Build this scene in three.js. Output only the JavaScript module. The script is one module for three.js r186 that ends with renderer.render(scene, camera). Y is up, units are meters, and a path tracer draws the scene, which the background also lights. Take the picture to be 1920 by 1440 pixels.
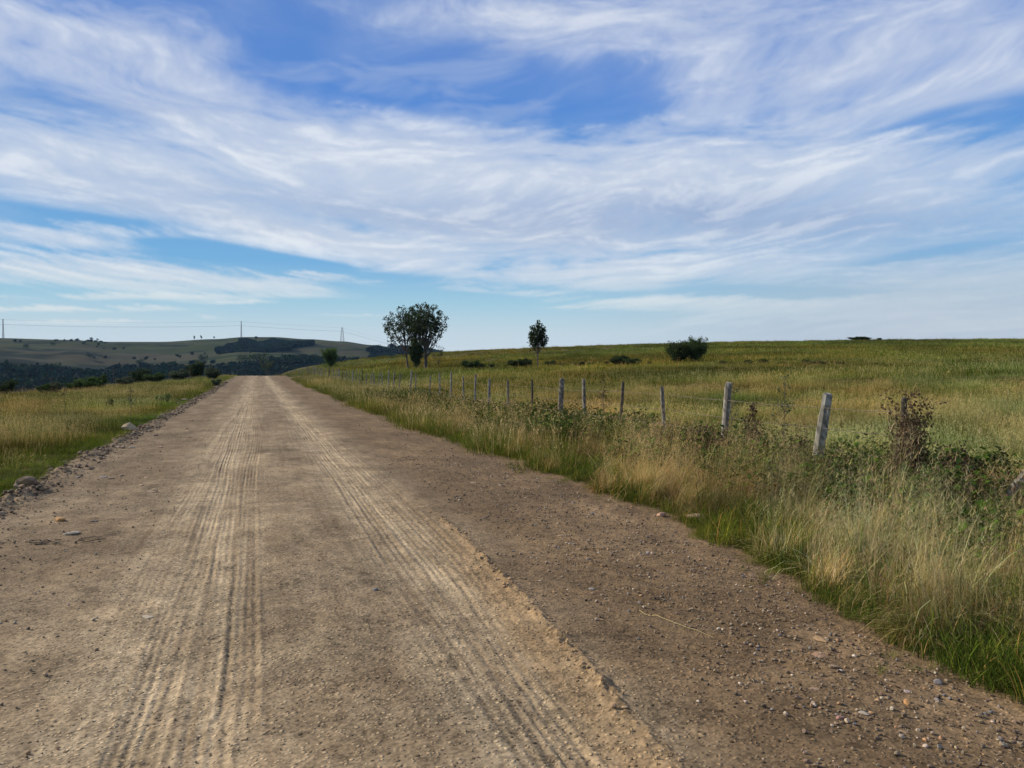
import * as THREE from 'three';
import { mergeGeometries } from 'three/addons/utils/BufferGeometryUtils.js';

// ---------------------------------------------------------------- camera, sky, sun, exposure
const scene = new THREE.Scene();
const EYE = 1.6, FOC = 1444;                                   // eye height in metres; focal length in pixels of a 1920 x 1440 frame
const camera = new THREE.PerspectiveCamera(2 * Math.atan(720 / FOC) * 180 / Math.PI, 4 / 3, 0.05, 9000);
camera.position.set(0, EYE, 0);
camera.rotation.x = -Math.atan(30 / FOC);
scene.add(camera);
const renderer = new THREE.WebGLRenderer({ antialias: true });
renderer.toneMapping = THREE.LinearToneMapping;
renderer.toneMappingExposure = 1.25;
renderer.shadowMap.enabled = true;
const SUN_AZ = -68 * Math.PI / 180, SUN_EL = 27 * Math.PI / 180;   // left of the view and a little ahead
const sun = new THREE.DirectionalLight(new THREE.Color(1.0, 0.87, 0.68), 5.0);
sun.position.set(Math.sin(SUN_AZ) * Math.cos(SUN_EL), Math.sin(SUN_EL), -Math.cos(SUN_AZ) * Math.cos(SUN_EL)).multiplyScalar(300);
sun.shadow.radius = 1.2;
sun.castShadow = true;
Object.assign(sun.shadow.camera, { left: -160, right: 160, top: 160, bottom: -160, near: 10, far: 700 });
sun.shadow.mapSize.set(4096, 4096);
scene.add(sun, sun.target);

// ---------------------------------------------------------------- noise and random numbers
function rng(seed) { let s = seed | 0; return () => { s = (s + 0x6d2b79f5) | 0; let t = Math.imul(s ^ (s >>> 15), 1 | s); t = (t + Math.imul(t ^ (t >>> 7), 61 | t)) ^ t; return ((t ^ (t >>> 14)) >>> 0) / 4294967296; }; }
const PERM = new Uint8Array(512), GR = new Float32Array(256 * 3);
{
  const r = rng(77), p = Array.from({ length: 256 }, (_, i) => i);
  for (let i = 255; i > 0; i--) { const j = Math.floor(r() * (i + 1)); [p[i], p[j]] = [p[j], p[i]]; }
  for (let i = 0; i < 512; i++) PERM[i] = p[i & 255];
  for (let i = 0; i < 256; i++) { const z = r() * 2 - 1, a = r() * 6.2832, q = Math.sqrt(1 - z * z); GR[i * 3] = q * Math.cos(a); GR[i * 3 + 1] = q * Math.sin(a); GR[i * 3 + 2] = z; }
}
const fade = (t) => t * t * t * (t * (t * 6 - 15) + 10);
function noise3(x, y, z) {
  const X = Math.floor(x), Y = Math.floor(y), Z = Math.floor(z), fx = x - X, fy = y - Y, fz = z - Z;
  const u = fade(fx), v = fade(fy), w = fade(fz), xi = X & 255, yi = Y & 255, zi = Z & 255;
  const A = PERM[xi] + yi, B = PERM[xi + 1] + yi, AA = PERM[A & 511] + zi, AB = PERM[(A + 1) & 511] + zi, BA = PERM[B & 511] + zi, BB = PERM[(B + 1) & 511] + zi;
  const g = (h, a, b, c) => { const i = PERM[h & 511] * 3; return GR[i] * a + GR[i + 1] * b + GR[i + 2] * c; };
  const x1 = g(AA, fx, fy, fz), x2 = g(BA, fx - 1, fy, fz), x3 = g(AB, fx, fy - 1, fz), x4 = g(BB, fx - 1, fy - 1, fz);
  const x5 = g(AA + 1, fx, fy, fz - 1), x6 = g(BA + 1, fx - 1, fy, fz - 1), x7 = g(AB + 1, fx, fy - 1, fz - 1), x8 = g(BB + 1, fx - 1, fy - 1, fz - 1);
  const a = x1 + u * (x2 - x1), b = x3 + u * (x4 - x3), c = x5 + u * (x6 - x5), d = x7 + u * (x8 - x7);
  const e = a + v * (b - a), f = c + v * (d - c);
  return (e + w * (f - e)) * 1.5;
}
const noise2 = (x, y) => noise3(x, y, 0.37);
function fbm2(x, y, o = 4, gain = 0.5) { let a = 1, s = 0, t = 0; for (let i = 0; i < o; i++) { s += a * noise3(x, y, i * 7.31 + 0.5); t += a; a *= gain; x *= 2.03; y *= 2.03; } return s / t; }
function fbm3(x, y, z, o = 4, gain = 0.5) { let a = 1, s = 0, t = 0; for (let i = 0; i < o; i++) { s += a * noise3(x, y, z); t += a; a *= gain; x = x * 2.03 + 5.1; y = y * 2.03 + 1.7; z = z * 2.03 + 9.2; } return s / t; }
const clamp = (x, a = 0, b = 1) => Math.min(b, Math.max(a, x));
const sstep = (a, b, x) => { const t = clamp((x - a) / (b - a)); return t * t * (3 - 2 * t); };
const mix = (a, b, t) => a + (b - a) * t;
const lin = (c) => { c /= 255; return c <= 0.04045 ? c / 12.92 : ((c + 0.055) / 1.055) ** 2.4; };
const lin3 = (r, g, b) => [lin(r), lin(g), lin(b)];

// ---------------------------------------------------------------- the sky: clear air and wisps of high cloud, by direction
{
  const W = 4096, Hh = 2048, data = new Float32Array(W * Hh * 4);
  const AIR = [[-60, [64, 110, 184]], [0, [80, 128, 202]], [200, [72, 132, 210]], [380, [86, 154, 216]], [500, [112, 174, 221]], [570, [160, 203, 223]], [620, [194, 215, 225]], [660, [208, 221, 228]], [690, [212, 223, 228]]].map(([y, c]) => [y, lin3(...c)]);
  const air = (py) => { if (py <= AIR[0][0]) return AIR[0][1]; for (let i = 1; i < AIR.length; i++) if (py <= AIR[i][0]) { const t = (py - AIR[i - 1][0]) / (AIR[i][0] - AIR[i - 1][0]); return AIR[i][1].map((v, k) => mix(AIR[i - 1][1][k], v, t)); } return AIR[AIR.length - 1][1]; };
  // banks and gaps of cloud: centre and half sizes in thousandths of the view's tangent plane, tilt, amount
  const BANKS = [
    [60, 95, 330, 80, 8, 1.0], [150, 40, 200, 40, 10, .35], [330, 165, 250, 45, 16, .5], [480, 235, 300, 40, 14, .42], [20, 245, 150, 26, 14, .3],
    [120, 300, 450, 52, 5, .8], [520, 330, 480, 74, 8, 1.0], [820, 270, 300, 45, 5, .65], [1000, 315, 420, 50, 3, .8], [1300, 320, 450, 50, -4, .7], [1750, 300, 380, 46, -6, .55],
    [1150, 395, 520, 60, 1, .78], [640, 420, 90, 12, 10, -.4], [900, 500, 120, 10, 6, -.3], [1600, 400, 500, 60, -3, .65], [480, 425, 420, 32, 13, .75], [740, 478, 240, 22, 8, .6], [160, 350, 300, 26, 8, .5],
    [1430, 180, 300, 30, -16, .5], [1700, 80, 420, 90, -16, .6], [1150, 30, 300, 40, -4, .2], [1560, 235, 330, 26, -14, .45], [1250, 40, 520, 60, -4, .2], [1330, 120, 90, 90, 0, .25], [1900, 130, 200, 30, -10, .35],
    [140, 445, 210, 24, 5, .75], [200, 512, 400, 24, 4, .9], [420, 538, 180, 12, 3, .5], [60, 577, 260, 5, 1, .7], [470, 571, 90, 4, 1, .55], [620, 523, 90, 9, -2, .6], [700, 596, 120, 3, 0, .4], [300, 558, 300, 6, 1, .5], [150, 602, 260, 4, 0, .4], [850, 542, 170, 9, 2, .45], [1050, 575, 150, 5, 0, .35],
    [1300, 500, 350, 24, -3, .7], [1850, 525, 280, 36, -5, .65], [1250, 562, 420, 16, 0, .5], [1700, 600, 420, 36, 0, .4], [960, 455, 260, 36, 10, .55], [1090, 520, 160, 18, 6, .5],
    [860, 150, 330, 60, 8, -.34], [960, 50, 420, 40, 2, .16], [540, 60, 170, 60, 10, -.3], [740, 165, 150, 40, 10, -.25], [1830, 205, 170, 18, -12, -.55], [200, 215, 190, 22, 16, -.5], [470, 488, 330, 11, 9, -.55], [60, 395, 180, 10, 7, -.5], [1450, 545, 220, 10, 0, -.7], [1740, 477, 130, 8, -8, -.75], [900, 565, 220, 36, 0, -.4], [1130, 215, 200, 24, -4, -.3], [380, 470, 120, 14, 8, -.3],
  ].map(([x, y, a, b, t, s]) => [x, y, a, b, Math.cos(t * Math.PI / 180), Math.sin(t * Math.PI / 180), s]);
  const CORES = [[1200, 400, 480, 55, 0, .9], [560, 385, 380, 30, 8, .5], [90, 190, 260, 18, 5, .55], [1600, 425, 420, 40, -2, .6], [330, 400, 300, 16, 9, .4], [1750, 560, 400, 60, 0, .3]].map(([x, y, a, b, t, s]) => [x, y, a, b, Math.cos(t * Math.PI / 180), Math.sin(t * Math.PI / 180), s]);
  const sum = (list, x, y) => { let s = 0; for (const k of list) { const dx = x - k[0], dy = y - k[1]; const p = (dx * k[4] + dy * k[5]) / k[2], q = (-dx * k[5] + dy * k[4]) / k[3], d = p * p + q * q; if (d < 9) s += k[6] * Math.exp(-d); } return s; };
  const EXP = 1 / 1.25, WHITE = lin3(236, 240, 245), SOFT = lin3(209, 217, 230), WARM = lin3(230, 234, 234), GREY = lin3(156, 172, 204), LAV = lin3(168, 180, 200);
  for (let j = Hh / 2; j < Hh; j++) {
    const el = ((j + 0.5) / Hh - 0.5) * Math.PI, ce = Math.cos(el), y = Math.sin(el);
    for (let i = 0; i < W; i++) {
      const th = ((i + 0.5) / W - 0.5) * 2 * Math.PI, x = ce * Math.cos(th), z = ce * Math.sin(th);
      const az = Math.atan2(x, -z), front = sstep(1.2, 0.8, Math.abs(az)) * sstep(0.75, 0.55, el);
      const u = Math.tan(clamp(az, -1.2, 1.2)), v = Math.min(2, Math.tan(el) / Math.max(0.3, Math.cos(clamp(az, -1.2, 1.2))));
      // warped directions: the wisps follow long bent streaks
      const q0 = v - 0.16 * Math.sqrt(Math.min(u * u, 3) + 0.06) * front, X = Math.sin(az), Zc = Math.cos(az);
      const w1 = fbm3(X * 2.2, q0 * 7, Zc * 2.2 + 3, 3), w2 = fbm3(X * 2.2 + 20, q0 * 7 + 4, Zc * 2.2, 3);
      const qa = q0 + 0.05 * w1, sc = 1 / (0.35 + 1.4 * v);
      const big = fbm3(X * 2.4 + w2 * 0.35, qa * 8 * sc * 1.6, Zc * 2.4, 4);
      const streak = fbm3(X * 5 + w2 * 0.6, qa * 42 * sc, Zc * 5 + 7, 5, 0.56);
      const fine = fbm3(X * 19 + w1 * 2.2, qa * 84 * sc + w2 * 1.8, Zc * 19, 5, 0.66);
      let design = 0, core = 0;
      if (front > 0) { const bx = 960 + FOC * u + 60 * w2 + 26 * fine + 30 * streak, by = 690 - FOC * v + 26 * w1 + 9 * fine + 10 * streak; design = sum(BANKS, bx, by); core = sum(CORES, bx, by); }
      const generic = 0.42 + 0.9 * fbm3(X * 1.6 + 9, qa * 3.2, Zc * 1.6 + 2, 3);
      const m = mix(generic, design, front);
      const body = m > 0 ? 1.25 * (1 - Math.exp(-0.95 * m)) : m;
      let dens = body * (1.0 + 0.72 * streak + 0.35 * fine) + 0.30 * big + 0.32 * streak + 0.26 * fine + 0.02;
      const crisp = sstep(380, 450, 690 - FOC * v) * front; dens = mix(dens, (dens - 0.34) * 2.3 + 0.3, 0.75 * crisp * sstep(0.5, 0.1, u));
      dens = dens < 0.12 ? 0.12 * Math.exp((dens - 0.12) / 0.16) : dens;
      const a = 0.94 * (1 - Math.exp(-1.5 * Math.max(0, dens - 0.01))), veil0 = 0.10 + 0.45 * clamp(big + 0.35 * streak + 0.25) * sstep(460, 260, 690 - FOC * v);
      const wisp = sstep(0.0, 0.42, fbm3(X * 6 + w1 * 1.5 + 11, qa * 22 + w2 * 1.2, Zc * 6 + 5, 5, 0.6)) * sstep(0.12, 0.26, v);
      const glint = sstep(-0.06, 0.55, streak + 0.8 * fine + 0.3 * big);
      const veil = clamp(veil0 + 0.34 * wisp, 0, 0.9);
      const thick = clamp(mix(0.4 * sstep(0.4, 0.9, m), core, front) * (0.85 + 0.7 * streak)), py = 690 - FOC * Math.tan(Math.min(el, 1.4));
      const A = air(py), low = sstep(480, 600, py), right = front * sstep(0.0, 0.5, u) * sstep(420, 600, py);
      const o = (j * W + i) * 4;
      for (let c = 0; c < 3; c++) {
        const cloud = mix(mix(mix(SOFT[c], WHITE[c], 0.25 + 0.75 * glint), WARM[c], low), GREY[c], thick * (0.85 - 0.4 * glint)), base = mix(A[c], LAV[c], 0.6 * right);
        data[o + c] = EXP * mix(mix(base, SOFT[c], veil * 0.6), cloud, a * (1 - 0.35 * right));
      }
      data[o + 3] = 1;
    }
  }
  const edge = lin3(190, 204, 214).map((v) => v / 1.25);
  for (let o = 0; o < W * Hh * 2; o += 4) { data[o] = edge[0]; data[o + 1] = edge[1]; data[o + 2] = edge[2]; data[o + 3] = 1; }
  const t = new THREE.DataTexture(data, W, Hh, THREE.RGBAFormat, THREE.FloatType);
  t.mapping = THREE.EquirectangularReflectionMapping; t.magFilter = t.minFilter = THREE.LinearFilter; t.needsUpdate = true;
  scene.background = t; scene.environment = t;
}

// ---------------------------------------------------------------- helpers: names, tags, geometry
const taken = new Map();
function numbered(name) { const n = taken.get(name) ?? 0; taken.set(name, n + 1); return n ? name + '_' + String(n).padStart(3, '0') : name; }
function tag(o, label, category, group) { o.userData.label = label; o.userData.category = category; if (group) o.userData.group = group; return o; }
function shade(o) { o.traverse((m) => { if (m.isMesh) { m.castShadow = true; m.receiveShadow = true; } }); return o; }
function put(o) { shade(o); scene.add(o); return o; }
function structure(name, geo, mat) { const m = new THREE.Mesh(geo, mat); m.name = name; m.userData.kind = 'structure'; return put(m); }
function part(name, geo, mat, parent) { const m = new THREE.Mesh(geo, mat); m.name = name; parent.add(m); return m; }
function thing(name, label, category, x, y, z, group) { const g = new THREE.Group(); g.name = numbered(name); g.position.set(x, y, z); return tag(g, label, category, group); }
// a bag of faces with a colour for each
class Bag {
  constructor() { this.p = []; this.c = []; this.i = []; this.n = null; }
  vert(x, y, z, c) { this.p.push(x, y, z); this.c.push(c[0], c[1], c[2]); return this.p.length / 3 - 1; }
  tri(a, b, c) { this.i.push(a, b, c); }
  quad(a, b, c, d) { this.i.push(a, b, c, a, c, d); }
  geo(flat = false) {
    let g = new THREE.BufferGeometry();
    g.setAttribute('position', new THREE.Float32BufferAttribute(this.p, 3));
    g.setAttribute('color', new THREE.Float32BufferAttribute(this.c, 3));
    g.setIndex(this.i);
    if (flat) g = g.toNonIndexed();
    g.computeVertexNormals();
    return g;
  }
}
// a tapered tube through points [x, y, z, radius]
function tube(bag, pts, col, sides = 6) {
  const rings = [];
  for (let k = 0; k < pts.length; k++) {
    const a = pts[Math.max(0, k - 1)], b = pts[Math.min(pts.length - 1, k + 1)];
    const t = new THREE.Vector3(b[0] - a[0], b[1] - a[1], b[2] - a[2]).normalize();
    const u = new THREE.Vector3().crossVectors(t, Math.abs(t.y) < 0.9 ? new THREE.Vector3(0, 1, 0) : new THREE.Vector3(1, 0, 0)).normalize(), v = new THREE.Vector3().crossVectors(t, u);
    const ring = [];
    for (let s = 0; s < sides; s++) { const q = s / sides * 2 * Math.PI, r = pts[k][3]; ring.push(bag.vert(pts[k][0] + r * (u.x * Math.cos(q) + v.x * Math.sin(q)), pts[k][1] + r * (u.y * Math.cos(q) + v.y * Math.sin(q)), pts[k][2] + r * (u.z * Math.cos(q) + v.z * Math.sin(q)), col)); }
    rings.push(ring);
  }
  for (let k = 0; k + 1 < rings.length; k++) for (let s = 0; s < sides; s++) { const t = (s + 1) % sides; bag.quad(rings[k][s], rings[k + 1][s], rings[k + 1][t], rings[k][t]); }
  for (const [ring, turn] of [[rings[0], 1], [rings[rings.length - 1], 0]]) for (let s = 1; s + 1 < sides; s++) turn ? bag.tri(ring[0], ring[s], ring[s + 1]) : bag.tri(ring[0], ring[s + 1], ring[s]);
}
// one blade of grass: a ribbon that narrows to its tip and bends over
function blade(bag, x, y, z, h, w, dir, lean, bend, col, segs = 3) {
  const sx = Math.cos(dir + Math.PI / 2) * w / 2, sz = Math.sin(dir + Math.PI / 2) * w / 2, cx = Math.cos(dir), cz = Math.sin(dir);
  let px = x, py = y, pz = z, ang = lean, prev = null;
  for (let k = 0; k <= segs; k++) {
    const t = k / segs, f = k === segs ? 0 : 1 - 0.55 * t;
    const cur = k === segs ? [bag.vert(px, py, pz, col)] : [bag.vert(px - sx * f, py, pz - sz * f, col), bag.vert(px + sx * f, py, pz + sz * f, col)];
    if (prev) cur.length === 2 ? bag.quad(prev[0], prev[1], cur[1], cur[0]) : bag.tri(prev[0], prev[1], cur[0]);
    prev = cur; const L = h / segs;
    px += Math.sin(ang) * cx * L; pz += Math.sin(ang) * cz * L; py += Math.cos(ang) * L; ang += bend / segs;
  }
}
const jit = (c, r, v = 0.25, h = 0.08) => { const k = 1 + (r() - 0.5) * 2 * v; return [c[0] * k * (1 + (r() - 0.5) * 2 * h), c[1] * k, c[2] * k * (1 + (r() - 0.5) * 2 * h)]; };
const leafMat = (name, extra = {}) => { const m = new THREE.MeshPhysicalMaterial({ vertexColors: true, roughness: 1, specularIntensity: 0.06, side: THREE.DoubleSide, transmission: 0.3, thickness: 0, ...extra }); m.name = name; return m; };
const M = {
  grass: leafMat('grass_blades'), dry: leafMat('dry_grass_blades', { transmission: 0.25 }), leaf: leafMat('leaves', { transmission: 0.2 }),
  wood: new THREE.MeshStandardMaterial({ vertexColors: true, roughness: 0.95, name: 'bark' }),
  stone: new THREE.MeshStandardMaterial({ vertexColors: true, roughness: 0.92, flatShading: true, name: 'stone' }),
};

// ---------------------------------------------------------------- the lie of the land (d = metres ahead, x = metres to the right)
const roadShift = (d) => -0.332 * d - 0.0045 * Math.max(0, d - 122) ** 2;
const across = (x, d) => x - roadShift(d);                              // metres to the right of the line of travel
const edgeRight = (d) => 3.5 + 0.85 * sstep(4, 8.5, d) - 0.3 * sstep(12, 22, d) + 0.26 * noise2(d * 0.55, 4.2) + 0.2 * noise2(d * 1.6, 8.2) + 0.1 * noise2(d * 4.1, 2.2);
const edgeLeft = (d) => -3.08 + 0.16 * noise2(d * 0.4, 1.2) + 0.07 * noise2(d * 1.7, 9.2);
const FENCE = 8.2;
function roadBase(d) { const c = Math.max(0, d - 120); return 0.42 * sstep(25, 125, d) - (c < 70 ? 0.0011 * c * c : 5.39 + 0.154 * (c - 70)); }
function land(x, d) {                                                    // the plateau without road cut or small bumps
  const s = across(x, d), f = Math.max(0, (s - FENCE) * 0.95), dd = Math.max(d, 6);
  const A = 7.2 * (1 - Math.exp(-f / 38)), far = clamp((dd - 150) / 120, 0, 3);
  let h = roadBase(d - clamp(f * 1.6, 0, 90)) + A * (Math.min(dd, 150) / 150) - 9 * far * far * sstep(0, 12, f);
  h -= 0.016 * Math.max(0, -s - 6);
  const edge = -21 - 0.17 * d - x;                                       // beyond the shoulder on the left the land falls to the valley
  if (edge > 0) h -= edge < 8 ? 0.022 * edge * edge : 1.408 + 0.352 * (edge - 8);
  return Math.max(h, -45);
}
function ground(x, d) {                                                  // top of the soil beside the road
  const s = across(x, d), l = edgeLeft(d), r = edgeRight(d);
  const out = Math.max(l - s, s - r), rise = sstep(-0.12, 0.28, out);
  const bumps = 0.05 * fbm2(x * 0.45, d * 0.45, 3) + 0.10 * fbm2(x * 0.11, d * 0.11, 2);
  return land(x, d) - 0.2 + rise * (0.235 + bumps * sstep(0, 2, out) + 0.05 * sstep(1, 3.5, s - r));
}

// tyre passes: [across at the camera, width, groove pitch, depth, from d, to d, phase]
const PASSES = [
  [-0.56, 0.24, 0.048, 0.011, -4, 150, 1], [-0.28, 0.22, 0.055, 0.009, -4, 60, 5], [-0.10, 0.20, 0.05, 0.010, 3.5, 150, 9], [-0.80, 0.2, 0.05, 0.005, 5, 60, 3], [-0.42, 0.2, 0.05, 0.007, 6, 150, 11],
  [1.18, 0.24, 0.06, 0.011, -4, 150, 13], [1.42, 0.22, 0.052, 0.010, -4, 90, 17], [1.66, 0.26, 0.062, 0.011, -4, 16, 21], [1.28, 0.2, 0.05, 0.008, 8, 150, 23], [1.0, 0.18, 0.05, 0.004, 4, 30, 29],
];
function passAt(s, d) {
  let h = 0, w = 0;
  for (const [c, wd, pitch, dep, a, b, ph] of PASSES) {
    if (d < a || d > b) continue;
    const ds = s - c + 0.26 * sstep(6.5, 2.6, d) * sstep(1.1, 1.7, c) - 0.004 * (ph % 5 - 2) * (d - 5) * sstep(30, 10, d) - 0.09 * noise2(d * 0.11, ph * 3.1) - 0.03 * noise2(d * 0.45, ph * 1.7), e = Math.abs(ds) / (wd / 2);
    if (e > 1.35) continue;
    const win = sstep(1.0, 0.8, e), on = 0.4 + 0.6 * sstep(-0.2, 0.3, noise2(d * 0.42 + ph, ph)) * (0.6 + 0.8 * clamp(0.5 + noise2(s * 14 + ph, d * 1.3)));
    const rib = Math.cos(2 * Math.PI * ds / pitch), lug = 0.75 + 0.25 * Math.cos(2 * Math.PI * (d / 0.075 + 0.5 * Math.sign(ds)));
    h += on * (0.5 * win * dep * (-0.9 + 0.75 * rib * lug) * (0.75 + 0.6 * noise2(s * 30, d * 11)) + 0.4 * dep * Math.exp(-(((e - 1.1) / 0.13) ** 2)));
    w = Math.max(w, win * on);
  }
  return [Math.max(h, -0.013), w];
}
const ridgeMid = (d) => 1.8 + 0.07 * (Math.min(d, 7.5) - 5);
const ridgeAt = (s, d) => { const c = ridgeMid(d) + 0.04 * noise2(d * 0.5, 31), e = (s - c) / 0.055; return Math.exp(-e * e) * sstep(2.2, 3.4, d) * sstep(9.5, 7, d) * (0.55 + 0.9 * clamp(noise2(d * 3.1, s * 9) + 0.35)); };
const bermAt = (s, d) => { const c = -2.98 + 0.14 * noise2(d * 0.33, 41), e = (s - c) / (0.2 + 0.06 * noise2(d * 0.6, 5)); return Math.exp(-e * e) * (0.45 + 0.75 * clamp(0.5 + noise2(d * 0.9, 61) + 0.4 * noise2(d * 4, s * 4))); };
function road(s, d) {                                                    // top of the road
  const x = s + roadShift(d), l = edgeLeft(d), near = sstep(40, 12, d);
  let h = land(x, d) + 0.018 * fbm2(s * 0.8, d * 0.35, 2) + 0.012 * sstep(45, 15, d) * fbm2(s * 2.6 + 7, d * 2.1, 3) - 0.02 * Math.exp(-(((s + 0.4) / 0.45) ** 2)) - 0.024 * Math.exp(-(((s - 1.35) / 0.4) ** 2));
  const rough = 0.4 + 0.9 * sstep(2.1, 3.2, s) + 0.6 * sstep(-1.4, -2.6, s);
  h += near * rough * (0.008 * fbm2(s * 9, d * 9, 3) + 0.005 * noise2(s * 31, d * 31));
  h += passAt(s, d)[0] + 0.03 * ridgeAt(s, d) * (0.7 + 0.8 * noise2(s * 24, d * 24)) + 0.075 * bermAt(s, d) * (0.75 + 0.7 * noise2(s * 9, d * 9));
  // scuffs of a vehicle that turned on the shoulder
  const g = (s - 2.75) * 0.9 + 0.1 * noise2(d, 3), win = sstep(0.34, 0.2, Math.abs(s - 2.72)) * sstep(3.4, 4.2, d) * sstep(9, 7.5, d);
  if (win > 0) h -= win * 0.016 * sstep(0.72, 0.95, Math.sin(2 * Math.PI * (d + g * 0.7) / 0.34));
  return h;
}
const surface = (x, d) => Math.max(ground(x, d), across(x, d) > -3.9 && across(x, d) < 5 ? road(across(x, d), d) : -99);

// ---------------------------------------------------------------- ground textures (grain and small stones; uv in metres)
function tileNoise(n, cells, seed) {                                    // periodic value noise, n x n
  const r = rng(seed), g = new Float32Array(cells * cells).map(() => r() * 2 - 1), out = new Float32Array(n * n);
  for (let j = 0; j < n; j++) for (let i = 0; i < n; i++) {
    const x = i / n * cells, y = j / n * cells, X = Math.floor(x), Y = Math.floor(y), u = fade(x - X), v = fade(y - Y), X1 = (X + 1) % cells, Y1 = (Y + 1) % cells;
    out[j * n + i] = mix(mix(g[Y * cells + X], g[Y * cells + X1], u), mix(g[Y1 * cells + X], g[Y1 * cells + X1], u), v);
  }
  return out;
}
function soilMaps(n, seed, stones, smallest, biggest, tones, dust) {
  const r = rng(seed), hgt = new Float32Array(n * n), val = new Float32Array(n * n), hue = new Float32Array(n * n);
  for (const [c, k] of [[7, 0.10], [19, 0.12], [53, 0.12], [131, 0.14], [311, 0.2], [n / 4, 0.24]]) { const t = tileNoise(n, Math.floor(c), seed + c), t2 = c < 60 ? tileNoise(n, Math.floor(c), seed + c + 999) : null; for (let i = 0; i < n * n; i++) { val[i] += t[i] * k; hgt[i] += t[i] * k * (c > 50 ? 0.5 : 0.3); if (t2) hue[i] += t2[i] * k; } }
  for (let k = 0; k < stones; k++) {
    const size = smallest + (biggest - smallest) * r() ** 5, cx = r() * n, cy = r() * n, a = r() * 3.14, e = 0.55 + 0.45 * r(), tone = (r() - 0.36) * tones, warm = (r() - 0.5) * 0.8, R = Math.ceil(size + 1), ca = Math.cos(a), sa = Math.sin(a);
    for (let j = -R; j <= R; j++) for (let i = -R; i <= R; i++) {
      const p = (i * ca + j * sa) / size, q = (-i * sa + j * ca) / (size * e), dd = p * p + q * q;
      if (dd > 1) continue;
      const o = ((Math.floor(cy) + j + n) % n) * n + ((Math.floor(cx) + i + n) % n), t = 1 - dd;
      hgt[o] = Math.max(hgt[o], Math.min(1, t * 1.6) * Math.min(1, size / 5) * 0.9); val[o] = mix(val[o], tone, 0.8); hue[o] = mix(hue[o], warm, 0.6);
    }
  }
  const color = new Uint8Array(n * n * 4), bump = new Uint8Array(n * n * 4);
  for (let i = 0; i < n * n; i++) {
    const v = clamp(0.62 * (1 + dust * val[i]), 0.05, 1), w = hue[i] * 0.10;
    const b = clamp(0.35 + 0.5 * hgt[i]) * 255;
    const enc = (x) => { x = clamp(x); return 255 * (x <= 0.0031308 ? x * 12.92 : 1.055 * x ** (1 / 2.4) - 0.055); };
    color[i * 4] = enc(v * (1 + w)); color[i * 4 + 1] = enc(v); color[i * 4 + 2] = enc(v * (1 - w)); color[i * 4 + 3] = 255;
    bump[i * 4] = bump[i * 4 + 1] = bump[i * 4 + 2] = b; bump[i * 4 + 3] = 255;
  }
  const make = (d, srgb) => { const t = new THREE.DataTexture(d, n, n, THREE.RGBAFormat); t.wrapS = t.wrapT = THREE.RepeatWrapping; t.magFilter = THREE.LinearFilter; t.minFilter = THREE.LinearMipmapLinearFilter; t.generateMipmaps = true; if (srgb) t.colorSpace = THREE.SRGBColorSpace; t.needsUpdate = true; return t; };
  return [make(color, true), make(bump, false)];
}
const [gravelMap, gravelBump] = soilMaps(2048, 5, 130000, 0.6, 4.0, 2.3, 1.15);
const [earthMap, earthBump] = soilMaps(1024, 6, 9000, 0.8, 4, 1.2, 0.8);
for (const t of [gravelMap, gravelBump]) t.repeat.set(1 / 6.1, 1 / 6.1);
for (const t of [earthMap, earthBump]) t.repeat.set(1 / 3.7, 1 / 3.7);
const roadMat = new THREE.MeshPhysicalMaterial({ specularIntensity: 0.2, vertexColors: true, map: gravelMap, bumpMap: gravelBump, bumpScale: 0.017, roughness: 0.96, name: 'gravel_road' });
const earthMat = new THREE.MeshPhysicalMaterial({ specularIntensity: 0.05, vertexColors: true, map: earthMap, bumpMap: earthBump, bumpScale: 0.03, roughness: 1, name: 'field_soil' });

// grid of rows and columns, the way up facing the sky
function sheet(rows, cols, at) {
  const nr = rows.length, nc = cols.length, p = new Float32Array(nr * nc * 3), c = new Float32Array(nr * nc * 3), uv = new Float32Array(nr * nc * 2), idx = new Uint32Array((nr - 1) * (nc - 1) * 6);
  let k = 0;
  for (let j = 0; j < nr; j++) for (let i = 0; i < nc; i++) { const [x, y, z, col] = at(rows[j], cols[i]), o = j * nc + i; p[o * 3] = x; p[o * 3 + 1] = y; p[o * 3 + 2] = z; c.set(col, o * 3); uv[o * 2] = x; uv[o * 2 + 1] = -z; }
  for (let j = 0; j + 1 < nr; j++) for (let i = 0; i + 1 < nc; i++) { const a = j * nc + i; idx[k++] = a; idx[k++] = a + 1; idx[k++] = a + nc + 1; idx[k++] = a; idx[k++] = a + nc + 1; idx[k++] = a + nc; }
  const g = new THREE.BufferGeometry();
  g.setAttribute('position', new THREE.BufferAttribute(p, 3)); g.setAttribute('color', new THREE.BufferAttribute(c, 3)); g.setAttribute('uv', new THREE.BufferAttribute(uv, 2)); g.setIndex(new THREE.BufferAttribute(idx, 1));
  g.computeVertexNormals();
  return g;
}

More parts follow.
